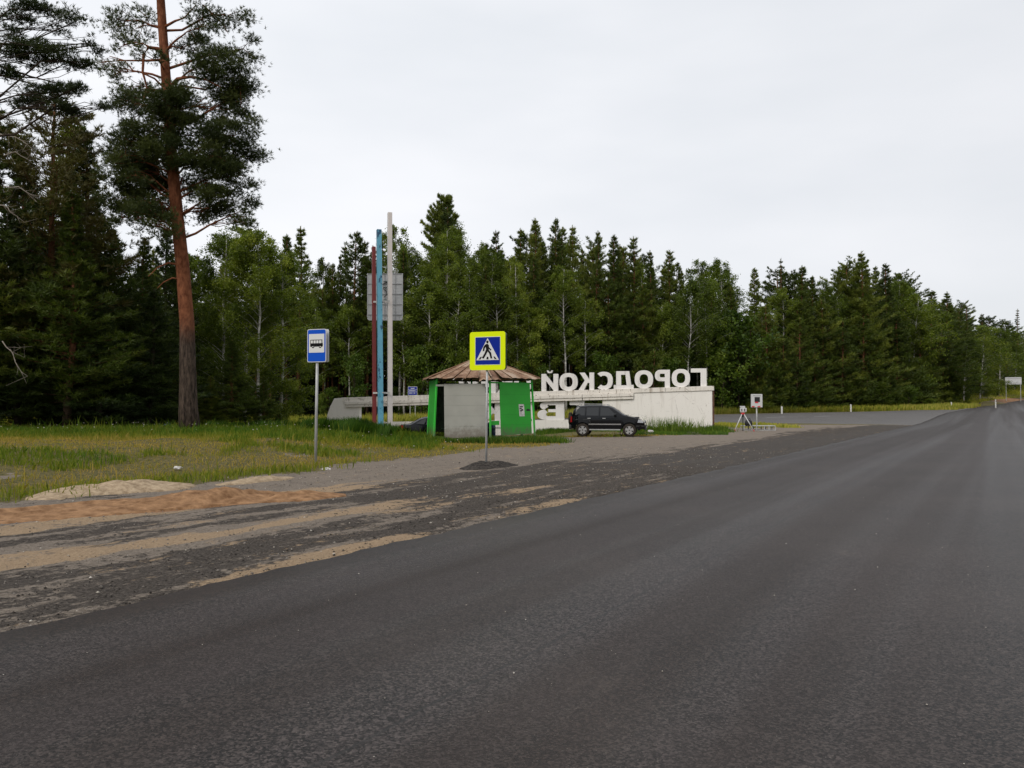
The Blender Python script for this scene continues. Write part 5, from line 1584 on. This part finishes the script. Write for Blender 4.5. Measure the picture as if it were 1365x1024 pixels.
# white marker posts
for px, Y, hgt, lab in ((1042, 96, .85, 'white marker post nearest the square sign box'), (1134, 108, .95, 'white marker post before the broadest pine'), (1268, 128, 1.0, 'white marker post beside the round green roadside shrub'), (1327, 130, 1.35, 'last white marker post, where the side road meets the main road')):
    x = px2x(px, Y); z = tz(x, Y)
    root = thing('marker_post', lab, 'marker post', (x, Y, z), .3, 'white marker posts along the side road')
    MB().prism([(-.09, -.3), (.09, -.3), (.09, hgt), (-.02, hgt + .07), (-.09, hgt + .05)], lambda a, b, t: (a, t, b), -.05, .05).build('post', M['whitepost'], root, bevel=.01)
    MB().box((0, -.054, hgt - .2), (.13, .006, .12)).build('reflector_band', M['signblack'] if px > 1300 else M['whitepost'], root)

# ================================================================== SHELTER
HX, HY, HR = px2x(640, 38.9), 38.9, 2.72
hz = tz(HX, 37.0) + .03
sh = thing('bus_shelter', 'six-sided green bus shelter with rusty sheet metal roof and missing side boards', 'bus shelter', (HX, HY, hz))
VA = [R(-78 + 60 * i) for i in range(6)]
eave = py2z(502.5, 37.2) - hz
apex = py2z(476, 38.9) - hz
def vx(i, r=HR, z=0.0):
    a = VA[i % 6]; return Vector((r * math.cos(a), r * math.sin(a), z))
# posts, splayed at the foot
for i in range(6):
    MB().tube([vx(i, HR + .06, -.25), vx(i, HR - .12, eave - .02)], .055, 6).build('post', M['green'], sh)
# ring beams and rafters
for i in range(6):
    a, b = vx(i, HR - .1, eave - .06), vx(i + 1, HR - .1, eave - .06)
    d = (b - a); rot = Vector((1, 0, 0)).rotation_difference(d.normalized()).to_matrix()
    MB().box((a + b) / 2, (d.length - .06, .07, .06), rot).build('eave_beam', M['beamwood'], sh)
    MB().tube([vx(i, HR + .1, eave - .03), Vector((0, 0, apex - .12))], .045, 4).build('rafter', M['beamwood'], sh)
# roof sheets: each face five tapering strips, two rows
rr = random.Random(3); RO = 3.02
for i in range(6):
    A, B = vx(i, RO, eave - .04), vx(i + 1, RO, eave - .04); T_ = Vector((0, 0, apex))
    nS = 5
    for k in range(nS):
        for row in range(2):
            f0, f1 = k / nS, (k + 1) / nS
            g0, g1 = (0, .52) if row == 0 else (.50, .985)
            def P(f, g, lift): return A.lerp(B, f).lerp(T_, g) + Vector((0, 0, lift))
            e = .006
            lf = .012 if row else 0.0
            jag = [rr.uniform(-.05, .03) for _ in range(4)] if row == 0 else [0] * 4
            torn = (i in (0, 5) and row == 0 and ((i == 0 and k == 0) or (i == 5 and k == 4)))
            mb = MB(); n = 3; vs = []
            for q in range(n + 1):
                f = f0 + e + (f1 - f0 - 2 * e) * q / n
                o0 = jag[q] - (.10 * rr.random() if torn else 0)
                outer = P(f, g0 - (.02 if row == 0 else 0), lf) + Vector((0, 0, o0 * .8 - (.13 * rr.random() if torn else 0)))
                vs.append(outer); vs.append(P(f, g1, lf + .004 * (q % 2)))
            for q in range(n + 1): vs.append(vs[2 * q] - Vector((0, 0, .012))); vs.append(vs[2 * q + 1] - Vector((0, 0, .012)))
            mb.v = [tuple(p) for p in vs]; m0 = 2 * (n + 1)
            for q in range(n):
                a_ = 2 * q; mb.f += [(a_, a_ + 2, a_ + 3, a_ + 1), (m0 + a_, m0 + a_ + 1, m0 + a_ + 3, m0 + a_ + 2), (a_, m0 + a_, m0 + a_ + 2, a_ + 2), (a_ + 1, a_ + 3, m0 + a_ + 3, m0 + a_ + 1)]
            mb.f += [(0, 1, m0 + 1, m0), (m0 - 2, m0 + m0 - 2, m0 + m0 - 1, m0 - 1)]
            mb.build('roof_sheet', M['roof'], sh)
            if k and row == 0:
                MB().tube([P(f0, 0.0, .02), P(f0, .97, .035)], .014, 4).build('roof_seam', M['roof'], sh)
    MB().tube([A + Vector((0, 0, .02)), T_ + Vector((0, 0, .03))], .025, 5).build('hip_seam', M['roof'], sh)
MB().tube([(0, 0, apex - .03), (0, 0, apex + .05), (0, 0, apex + .09)], [.16, .12, .02], 8).build('roof_cap', M['roof'], sh)
def side_panel(i, f0, f1, z0, z1, material, name, out=0.0, th=.02, skew=(0, 0, 0, 0), label=None, rin=HR - .08):
    A, B = vx(i, rin), vx(i + 1, rin); n = (A + B).normalized()
    def P(f, z, t): 
        p = A.lerp(B, f) + n * (out + t); p.z = z; return tuple(p)
    poly = [(f0 + skew[0], z0), (f1 + skew[1], z0 + (skew[3] if len(skew) > 3 else 0)), (f1 + skew[2], z1), (f0 - skew[2] * .4, z1)]
    o = MB().prism(poly, P, 0, th).build(name, material, sh)
    if label: o['label'] = label
    return o
def face_f(i, px, r=HR - .08):
    """fraction along face i that a sight line at image column px meets"""
    A, B = vx(i, r), vx(i + 1, r); k = (px - 682.5) / F
    ax, ay = A.x + HX, A.y + HY; bx_, by_ = B.x + HX, B.y + HY
    return (k * ay - ax) / ((bx_ - ax) - k * (by_ - ay))
# face 5: vertices 5 (-138) .. 0 (-78): grey board ; face 0: green board ; face 4 : far left green side
ga, gb = face_f(5, 592), face_f(5, 649)
side_panel(5, ga, gb, py2z(584, 37) - hz, py2z(512, 37) - hz, M['greyboard'], 'board', .045, label='large pale grey board', skew=(.02, .0, -.02, 0.0))
for zz_ in (.55, 1.02, 1.50, 1.95):
    side_panel(5, ga + .012, gb - .012, zz_ + .1, zz_ + .106, M['bench'], 'board_seam', .0655, .0025)
    side_panel(0, face_f(0, 665.5), face_f(0, 705), zz_ + .16, zz_ + .165, M['darkgreen'], 'board_seam', .0655, .003)
side_panel(5, .0, ga, py2z(515, 37) - hz, py2z(512.5, 37) - hz, M['greyboard'], 'rail', .0, .04)
side_panel(5, .02, .98, py2z(584.5, 37) - hz, py2z(582.5, 37) - hz, M['greyboard'], 'rail', .0, .04)
ga, gb = face_f(0, 664), face_f(0, 706)
side_panel(0, ga, gb, py2z(580, 37.5) - hz, py2z(510.5, 37.5) - hz, M['greenpanel'], 'board', .045, label='bright green board with a pasted notice', skew=(.05, .03, -.02, .06))
side_panel(0, .02, .98, py2z(583.5, 37.5) - hz, py2z(581, 37.5) - hz, M['green'], 'rail', -.01, .04, skew=(0, 0, 0, .04))
side_panel(0, .02, .98, py2z(512, 37.5) - hz, py2z(510, 37.5) - hz, M['green'], 'rail', -.01, .04)
side_panel(0, .02, ga + .02, py2z(566, 37.5) - hz, py2z(560.5, 37.5) - hz, M['green'], 'plank', -.01, .03)
side_panel(0, gb - .02, .98, py2z(562, 37.5) - hz, py2z(558.5, 37.5) - hz, M['green'], 'plank', -.01, .03)
pa, pb = face_f(0, 690), face_f(0, 697)
nb = side_panel(0, pa, pb, py2z(555, 37.5) - hz, py2z(539, 37.5) - hz, M['poster'], 'notice', .068, .006, label='torn white paper notice', skew=(.02, .02, 0, 0))
for q, (a, b, c, d_) in enumerate(((.2, .8, 541.5, 543), (.15, .55, 544, 545.5), (.5, .85, 545.5, 547.5), (.25, .6, 547, 548.5))):
    side_panel(0, pa + (pb - pa) * a, pa + (pb - pa) * b, py2z(d_, 37.5) - hz, py2z(c, 37.5) - hz, M['ink'], 'notice_print', .0745 + .0004 * q, .002)
pa, pb = face_f(0, 701), face_f(0, 704.5)
side_panel(0, pa, pb, py2z(548, 37.5) - hz, py2z(545.3, 37.5) - hz, M['ink'], 'paint_mark', .068, .002, skew=(-.02, .02, 0, 0))
side_panel(4, .0, 1.0, -.05, eave - .14, M['greenpanel'], 'board', .02, label='green side board facing the grass')
side_panel(3, .03, .97, .30, eave - .2, M['beamwood'], 'board', .0, label='rear board darkened as interior shade')  # near-black colour stands in for the shade inside the shelter
# bench round the inside
for i, (r0, zz) in ((2, (1.75, .47)), (3, (1.75, .47)), (4, (1.75, .47))):
    a, b = vx(i, r0, zz), vx(i + 1, r0, zz); d = b - a
    rot = Vector((1, 0, 0)).rotation_difference(d.normalized()).to_matrix()
    for q in (0, 1):
        nrm = (a + b); nrm.z = 0; nrm.normalize()
        MB().box((a + b) / 2 + nrm * (.19 * q), (d.length * .94, .17, .035), rot).build('bench_plank', M['bench'], sh)
    MB().box((a + b) / 2 + Vector((0, 0, -.25)), (.08, .3, .45), rot).build('bench_leg', M['beamwood'], sh)

# barrels
def barrel(px, Y, label, h=.62, r=.2):
    x = px2x(px, Y); z = tz(x, Y)
    root = thing('plastic_barrel', label, 'barrel', (x, Y, z - .02))
    MB().tube([(0, 0, 0), (0, 0, .05), (0, 0, h * .33), (0, 0, h * .36), (0, 0, h * .39), (0, 0, h * .7), (0, 0, h * .92), (0, 0, h)], [r * .93, r, r, r * 1.05, r, r, r * .9, r * .7], 14).build('body', M['blueplastic'], root, smooth=True)
    MB().tube([(0, 0, h), (0, 0, h + .05)], [r * .4, r * .4], 12).build('lid', M['signblack'], root, smooth=True)
barrel(514.5, 46.0, 'blue plastic barrel standing between the blue and white poles', .95, .17)
barrel(655, 40.6, 'dark blue plastic barrel inside the shelter', .8, .22)

# ================================================================== CARS
def car(name, label, cat, loc, rz, top, L, wid, belt, sill_z, wheels, wr, windows, screen, kind):
    """side outline 'top' (x, z) from tail to nose; body lofted across many stations with real wheel arches"""
    root = thing(name, label, cat, loc, rz)
    tx = [p[0] for p in top]; tzv = [p[1] for p in top]
    xs = sorted(set(list(np.linspace(0, L, 70)) + [w + s * (wr + .07) for w in wheels for s in (-1, 1)] + tx))
    gh0, gh1 = screen                      # extents where cabin stands above the belt
    def top_at(x): return float(np.interp(x, tx, tzv))
    def hw(x, z):
        e = min(x, L - x)
        plan = wid / 2 * (1 - .16 * (1 - min(1, e / .55)) ** 2)
        b = belt
        if z <= b: 
            k = (z - .25) / (b - .25)
            return plan * (1 - .05 * max(0, 1 - k * 2) - .015 * k * k)
        t = (z - b) / max(.05, (max(tzv) - b))
        return plan * (.985 - .20 * t)
    rings = []
    for x in xs:
        zt_ = top_at(x); zb_ = sill_z
        for w in wheels:
            d_ = abs(x - w); ra = wr + .075
            if d_ < ra: zb_ = max(zb_, wr + math.sqrt(max(0, ra * ra - d_ * d_)) * .98)
        if x < .2: zb_ = max(zb_, sill_z + .10)
        if x > L - .25: zb_ = max(zb_, sill_z + .06)
        zb_ = min(zb_, zt_ - .08)
        zz = [zb_, zb_ + (min(belt, zt_) - zb_) * .35, zb_ + (min(belt, zt_) - zb_) * .75, min(belt, zt_ - .04)]
        if zt_ > belt + .05: zz += [belt + (zt_ - belt) * .5, zt_ - .07, zt_]
        else: zz += [zt_ - .03, zt_ - .015, zt_]
        row = [(x, hw(x, z) if i < len(zz) - 1 else hw(x, z) - .10, z) for i, z in enumerate(zz)]
        rings.append(row)
    mb = MB(); n = len(rings[0])
    for row in rings:
        for (x, y, z) in row: mb.v.append((x, -y, z))
        for (x, y, z) in row[::-1]: mb.v.append((x, y, z))
    m_ = 2 * n
    for i in range(len(rings) - 1):
        for j in range(m_):
            k = (j + 1) % m_
            mb.f.append((i * m_ + j, (i + 1) * m_ + j, (i + 1) * m_ + k, i * m_ + k))
    mb.f.append(tuple(range(m_))); mb.f.append(tuple((len(rings) - 1) * m_ + j for j in range(m_))[::-1])
    mb.v = [(x - L / 2, y, z) for x, y, z in mb.v]
    mb.build('body', M['carpaint'], root, smooth=True).modifiers.new('edge', 'EDGE_SPLIT').split_angle = R(32)
    def on_side(poly, sgn, lift, nm, material, th=.012):
        m1 = MB(); k = len(poly)
        # subdivide along the outline; surface follows the body side
        for dpt in (lift, lift - th):
            for x, z in poly: m1.v.append((x - L / 2, sgn * (hw(x, z) + dpt), z))
        m1.f.append(tuple(range(k))); m1.f.append(tuple(range(2 * k - 1, k - 1, -1)))
        for i in range(k):
            j = (i + 1) % k; m1.f.append((i, k + i, k + j, j))
        return m1.build(nm, material, root)
    for sgn_ in (-1, 1):
        for w in windows: on_side(w, sgn_, .014, 'side_window', M['glass'])
    for sgn_ in (-1, 1):
        for wx in wheels:
            wroot = bpy.data.objects.new('wheel', None); C.objects.link(wroot); wroot.parent = root
            wroot.location = (wx - L / 2, sgn_ * (wid / 2 - .12), wr)
            t1 = MB(); y0, y1 = -.11, .11
            prof = [(y0, wr * .62), (y0 + .01, wr * .93), (y0 + .04, wr), (y1 - .04, wr), (y1 - .01, wr * .93), (y1, wr * .62)]
            for a in range(24):
                an = a * math.pi / 12
                for yy, rr_ in prof: t1.v.append((rr_ * math.cos(an), yy, rr_ * math.sin(an)))
            for a in range(24):
                b = (a + 1) % 24
                for q in range(5): t1.f.append((a * 6 + q, b * 6 + q, b * 6 + q + 1, a * 6 + q + 1))
            t1.build('tyre', M['rubber'], wroot, smooth=True)
            d1 = MB().tube([(0, -.07, 0), (0, .07, 0)], wr * .63, 20); d1.build('wheel_well', M['signblack'], wroot)
            r1 = MB(); yo = sgn_ * .085
            for a in range(5):
                an = R(90 + 72 * a); c_, s_ = math.cos(an), math.sin(an)
                pl_ = [(-.045, .03), (.045, .03), (.075, wr * .60), (-.075, wr * .60)]
                r1.prism([(p * -s_ + q * c_, p * c_ + q * s_) for p, q in pl_], lambda p, q, t: (p, t, q), yo - .012 - .001 * a, yo + .012 + .001 * a)
            for a in range(24):
                a0, a1 = a * math.pi / 12, (a + 1) * math.pi / 12
                pts = [(math.cos(v_) * r_, math.sin(v_) * r_) for v_, r_ in ((a0, wr * .58), (a1, wr * .58), (a1, wr * .66), (a0, wr * .66))]
                r1.prism(pts, lambda p, q, t: (p, t, q), yo - .02, yo + .02)
            r1.build('rim', M['wheel'], wroot)
    # wheel housing shadows: dark inner box so one cannot see through the arches
    MB().box((0, 0, (sill_z + belt) / 2 + .02), (L - .7, wid * .72, belt - sill_z - .12)).build('underbody', M['trim'], root)
    return root, hw, on_side

SX, SYY = px2x(811, 42.6), 42.6
top = [(0, .42), (.02, .62), (.03, 1.02), (.10, 1.12), (.20, 1.42), (.30, 1.56), (.45, 1.61), (.95, 1.645), (1.6, 1.645), (2.05, 1.60), (2.22, 1.54), (2.80, 1.15), (2.95, 1.10), (3.30, 1.02), (3.62, .92), (3.78, .80), (3.86, .68), (3.90, .5), (3.90, .40)]
win = [[(.26, 1.13), (.78, 1.10), (.78, 1.50), (.48, 1.50), (.36, 1.40)], [(.86, 1.10), (1.50, 1.09), (1.50, 1.53), (.88, 1.52)], [(1.58, 1.09), (2.42, 1.10), (2.30, 1.22), (2.02, 1.50), (1.60, 1.53)]]
suv, hw, on_side = car('off_road_car', 'black compact off-road car with silver wheels parked before the white wall', 'car', (SX, SYY, tz(SX, SYY) + .0), R(-11), top, 3.9, 1.70, 1.06, .34, (.66, 3.08), .345, win, (0, 3), 'suv')
Ls = 3.9
def sx(x): return x - Ls / 2
# windscreen follows the raked part of the outline, a little proud
def screen_part(x0, z0, x1, z1, w0, w1, nm, material, root=suv, L_=Ls, lift=.014):
    n = Vector((z0 - z1, 0, -(x0 - x1))); n.normalize()
    if n.z < 0: n = -n
    p = [Vector((x0 - L_ / 2, -w0, z0)), Vector((x0 - L_ / 2, w0, z0)), Vector((x1 - L_ / 2, w1, z1)), Vector((x1 - L_ / 2, -w1, z1))]
    m1 = MB(); m1.v = [tuple(q + n * lift) for q in p] + [tuple(q - n * .01) for q in p]
    m1.f = [(0, 1, 2, 3), (7, 6, 5, 4), (0, 4, 5, 1), (1, 5, 6, 2), (2, 6, 7, 3), (3, 7, 4, 0)]
    return m1.build(nm, material, root)
screen_part(2.30, 1.49, 2.76, 1.18, .57, .66, 'windscreen', M['windscreen'])
screen_part(.11, 1.15, .19, 1.40, .60, .56, 'rear_window', M['glass'])
for s_ in (-1, 1):
    on_side([(.98, .62), (2.66, .62), (2.66, .68), (.98, .68)], s_, .02, 'chrome_strip', M['chrome'])
    on_side([(1.02, .34), (2.62, .34), (2.62, .40), (1.02, .40)], s_, .05, 'step_rail', M['galv'], .04)
    on_side([(.22, .80), (.32, .88), (.98, .88), (1.06, .72), (1.09, .72), (1.0, .91), (.30, .91)], s_, .012, 'arch_trim', M['trim'])
    for hx in (.92, 1.70): on_side([(hx, .94), (hx + .16, .94), (hx + .16, .975), (hx, .975)], s_, .03, 'door_handle', M['galv'], .03)
    for xx in (.82, 1.54, 2.5): on_side([(xx, .42), (xx + .012, .42), (xx + .012, 1.05), (xx, 1.05)], s_, .004, 'door_gap', M['signblack'])
    MB().tube([(sx(.42), s_ * .60, 1.63), (sx(.5), s_ * .60, 1.70), (sx(1.9), s_ * .60, 1.69), (sx(2.0), s_ * .60, 1.62)], .018, 6).build('roof_rail', M['galv'], suv, smooth=True)
    MB().box((sx(2.36), s_ * .93, 1.12), (.12, .2, .15)).build('door_mirror', M['carpaint'], suv, bevel=.03)
    MB().prism([(3.50, .74), (3.80, .72), (3.74, .84), (3.55, .90)], lambda a, b, t: (sx(a), s_ * (hw(a, b) - .055 + t), b), 0, .068).build('headlight', M['lamp'], suv, bevel=.01)
    MB().box((sx(3.865), s_ * .46, .79), (.05, .30, .12)).build('headlight', M['lamp'], suv, bevel=.02)
    MB().tube([(sx(3.87), s_ * .5, .50), (sx(3.915), s_ * .5, .50)], .06, 12).build('fog_lamp', M['lamp'], suv)
    on_side([(.0, .75), (.10, .75), (.10, 1.05), (.03, 1.05)], s_, .015, 'tail_lamp', M['redlamp'])
on_side([(3.42, .53), (3.86, .53), (3.86, .60), (3.42, .60)], -1, .02, 'bumper_strip', M['trim'])
MB().box((sx(3.89), 0, .48), (.10, 1.42, .26)).build('front_bumper', M['trim'], suv, bevel=.04)
MB().box((sx(3.88), 0, .76), (.05, .52, .13)).build('grille', M['trim'], suv, bevel=.01)
MB().box((sx(3.90), 0, .76), (.03, .12, .05)).build('badge', M['chrome'], suv)
MB().box((sx(3.948), 0, .50), (.012, .50, .11)).build('number_plate', M['plate'], suv)
MB().box((sx(.0), 0, .50), (.14, 1.5, .22)).build('rear_bumper', M['trim'], suv, bevel=.04)
MB().box((sx(.14), 0, 1.64), (.26, 1.1, .035)).build('roof_spoiler', M['carpaint'], suv, bevel=.01)
spw = MB().tube([(sx(-.16), 0, .92), (sx(-.14), 0, .92), (sx(.0), 0, .92), (sx(.02), 0, .92)], [.27, .34, .34, .27], 24); spw.build('spare_wheel', M['rubber'], suv, smooth=True)
MB().box((sx(2.93), -.30, 1.125), (.20, .36, .02)).build('bonnet_vent', M['trim'], suv)

top2 = [(0, .55), (.02, .80), (.05, .98), (.15, 1.0), (.55, 1.03), (1.05, 1.32), (1.35, 1.41), (2.0, 1.43), (2.5, 1.38), (3.15, 1.04), (3.3, .98), (3.9, .86), (4.2, .70), (4.25, .5)]
win2 = [[(.85, 1.06), (1.30, 1.02), (1.42, 1.33), (1.25, 1.30)], [(1.38, 1.0), (2.05, .98), (2.05, 1.34), (1.52, 1.34)], [(2.13, .98), (2.95, 1.0), (2.55, 1.27), (2.15, 1.34)]]
DXX = px2x(585, 44.3)
sed, hw2, on2 = car('sedan_car', 'black sedan with red tail lamp mostly hidden behind shelter and tall grass', 'car', (DXX, 44.3, tz(DXX, 44.3)), R(8), top2, 4.25, 1.68, .96, .28, (.85, 3.35), .30, win2, (0, 3), 'sedan')
screen_part(.60, 1.055, 1.04, 1.30, .60, .52, 'rear_window', M['glass'], sed, 4.25)
screen_part(2.62, 1.32, 3.08, 1.07, .52, .62, 'windscreen', M['windscreen'], sed, 4.25)
for s_ in (-1, 1):
    on2([(.0, .74), (.20, .76), (.16, .97), (.05, .96)], s_, .016, 'tail_lamp', M['redlamp'])
    MB().box((.0 - 2.125 + .01, s_ * .62, .86), (.05, .30, .20)).build('tail_lamp', M['redlamp'], sed, bevel=.02)
    for hx in (1.45, 2.2): on2([(hx, .86), (hx + .16, .86), (hx + .16, .89), (hx, .89)], s_, .025, 'door_handle', M['carpaint'], .02)
    on2([(.9, .48), (3.0, .48), (3.0, .52), (.9, .52)], s_, .012, 'side_strip', M['trim'])
MB().box((-2.125, 0, .48), (.12, 1.5, .26)).build('rear_bumper', M['carpaint'], sed, bevel=.04)
MB().box((2.12, 0, .45), (.12, 1.5, .26)).build('front_bumper', M['carpaint'], sed, bevel=.04)
MB().box((-2.16, 0, .74), (.02, .5, .11)).build('number_plate', M['plate'], sed)

# pale van glimpsed through the dark trees on the side road
VXx, VYy = px2x(186, 66), 66.0
van, hw3, on3 = car('delivery_van', 'pale blue van roof glimpsed through the dark trees beside the big pine', 'van', (VXx, VYy, tz(VXx, VYy) + .03), R(8), [(0, .5), (.03, 1.0), (.1, 2.2), (.3, 2.35), (2.9, 2.36), (3.3, 2.2), (3.8, 1.4), (4.3, 1.15), (4.5, .8), (4.5, .5)], 4.5, 1.95, 1.2, .35, (.9, 3.6), .34,
                    [[(2.5, 1.35), (3.45, 1.35), (3.2, 1.95), (2.5, 1.95)]], (0, 3), 'van')
for ch in van.children:
    if ch.name.startswith('body'): ch.data.materials[0] = M['pale_van']

# ================================================================== SPEED CAMERA SET
TY = 50.5
x = px2x(990, TY); z = tz(x, TY)
tr = thing('tripod_camera', 'white measuring camera with two dark lenses on red-footed tripod', 'tripod camera', (x, TY, z), R(-6))
HT_ = 1.12
for i, (a, c) in enumerate(((-118, 'w'), (-55, 'w'), (90, 'd'))):
    dx, dy = math.cos(R(a)) * .78, math.sin(R(a)) * .55
    if i == 0: dx = -.62
    if i == 1: dx = .62
    if i == 2: dx = .10
    leg = MB().tube([(dx * .08, dy * .08, HT_ - .02), (dx * .9, dy * .9, .11)], [.032, .024], 8).build('leg', M['whitemetal'] if c == 'w' else M['signback'], tr, smooth=True)
    MB().tube([(dx * .9, dy * .9, .11), (dx, dy, -.01)], [.03, .02], 8).build('foot', M['red'] if c == 'w' else M['signblack'], leg, smooth=True)
MB().tube([(0, 0, HT_ - .08), (0, 0, HT_ + .04)], [.10, .13], 12).build('tripod_head', M['red'], tr, smooth=True)
MB().tube([(0, 0, HT_ - .22), (0, 0, HT_ - .06)], .05, 10).build('column', M['signblack'], tr, smooth=True)
bd = MB().box((0, 0, HT_ + .22), (.34, .26, .34)).build('camera_body', M['whitemetal'], tr, bevel=.07)
for s_ in (-1, 1):
    MB().box((s_ * .085, -.132, HT_ + .22), (.055, .03, .17)).build('lens', M['blackwin'], bd, bevel=.015)
MB().box((-.02, 0, HT_ + .43), (.30, .22, .07)).build('top_unit', M['alu'], tr, bevel=.015)
MB().box((.19, 0, HT_ + .22), (.05, .22, .24)).build('side_unit', M['poster'], tr, bevel=.02)
x2 = px2x(1008.5, 52.5); z2 = tz(x2, 52.5)
bxs = thing('warning_display', 'square light grey sign box with dark window on pole', 'sign box', (x2, 52.5, z2), R(-4))
zt, zb_ = py2z(525.5, 52.5) - z2, py2z(543.2, 52.5) - z2; w = .36
MB().tube([(0, 0, .12), (0, 0, zb_ + .1)], .045, 10).build('pole', M['galv'], bxs, smooth=True)
MB().box((0, 0, (zt + zb_) / 2), (w * 2, .16, zt - zb_)).build('box', M['whitemetal'], bxs, bevel=.02)
MB().box((.02, -.083, (zt + zb_) / 2 + .08), (.34, .012, .32)).build('dark_window', M['blackwin'], bxs)
MB().box((-.02, -.092, (zt + zb_) / 2 - .11), (.20, .01, .08)).build('red_reflector', M['red'], bxs)
for a in (-.24, .13): MB().box((a, -.085, zb_ + .055), (.18, .01, .065)).build('red_reflector', M['red'], bxs)
MB().box((.0, -.085, zt - .11), (.5, .01, .02)).build('seam', M['signback'], bxs)
# platform frame it stands on
pf = thing('steel_platform', 'low grey steel platform under the square sign box', 'platform', (px2x(1010, 52.3), 52.3, tz(px2x(1010, 52.3), 52.3)), R(-4))
pw = 42 / F * 52.3
MB().box((0, 0, .30), (pw, .9, .05)).build('deck', M['galv'], pf, bevel=.008)
for a in (-.45, .45):
    MB().box((0, a, .035), (pw, .05, .05)).build('bottom_rail', M['galv'], pf)
    for q in (-.97, -.50, -.18, .30, .58, .97):
        MB().box((q * pw / 2, a, .165), (.06, .05, .21)).build('upright', M['galv'], pf)
bgx = px2x(997.5, 51.9)
bg = thing('black_bag', 'black bag on the platform behind the tripod legs', 'bag', (bgx, 51.9, tz(bgx, 51.9) + .325))
MB().tube([(0, 0, 0), (0, 0, .1), (.02, 0, .3), (.04, 0, .38)], [.22, .25, .21, .08], 10).build('bag_body', M['bag'], bg, smooth=True)
MB().tube([(-.12, 0, .33), (-.08, 0, .47), (.08, 0, .47), (.13, 0, .33)], .02, 6).build('handle', M['bag'], bg, smooth=True)
# litter
for px, py, lab in ((867, 576.5, 'crumpled white rubbish in the grass ahead of the black car'), (435, 626, 'pale crumpled scrap at the foot of the bus stop sign'), (239, 636, 'small white scrap lying on the grass')):
    Y = EYE * F / (py - HOR); x = px2x(px, Y); z = tz(x, Y)
    if px == 867: Y = 46.5; x = px2x(px, Y); z = tz(x, Y) + .1
    if px == 239: Y = 19.5; x = px2x(px, Y); z = tz(x, Y) + .08
    rg = random.Random(px); m1 = MB()
    for q in range(3):
        m1.tube([(rg.uniform(-.1, .1), rg.uniform(-.06, .06), 0), (rg.uniform(-.05, .05), 0, .05), (rg.uniform(-.1, .1), rg.uniform(-.05, .05), .08)], [.07, .09, .02], 6)
    tag(m1.build('rubbish', M['poster'], None, (x, Y, z)), lab, 'rubbish').scale = (1.6, 1, 1) if px == 867 else (.9, .6, .5)
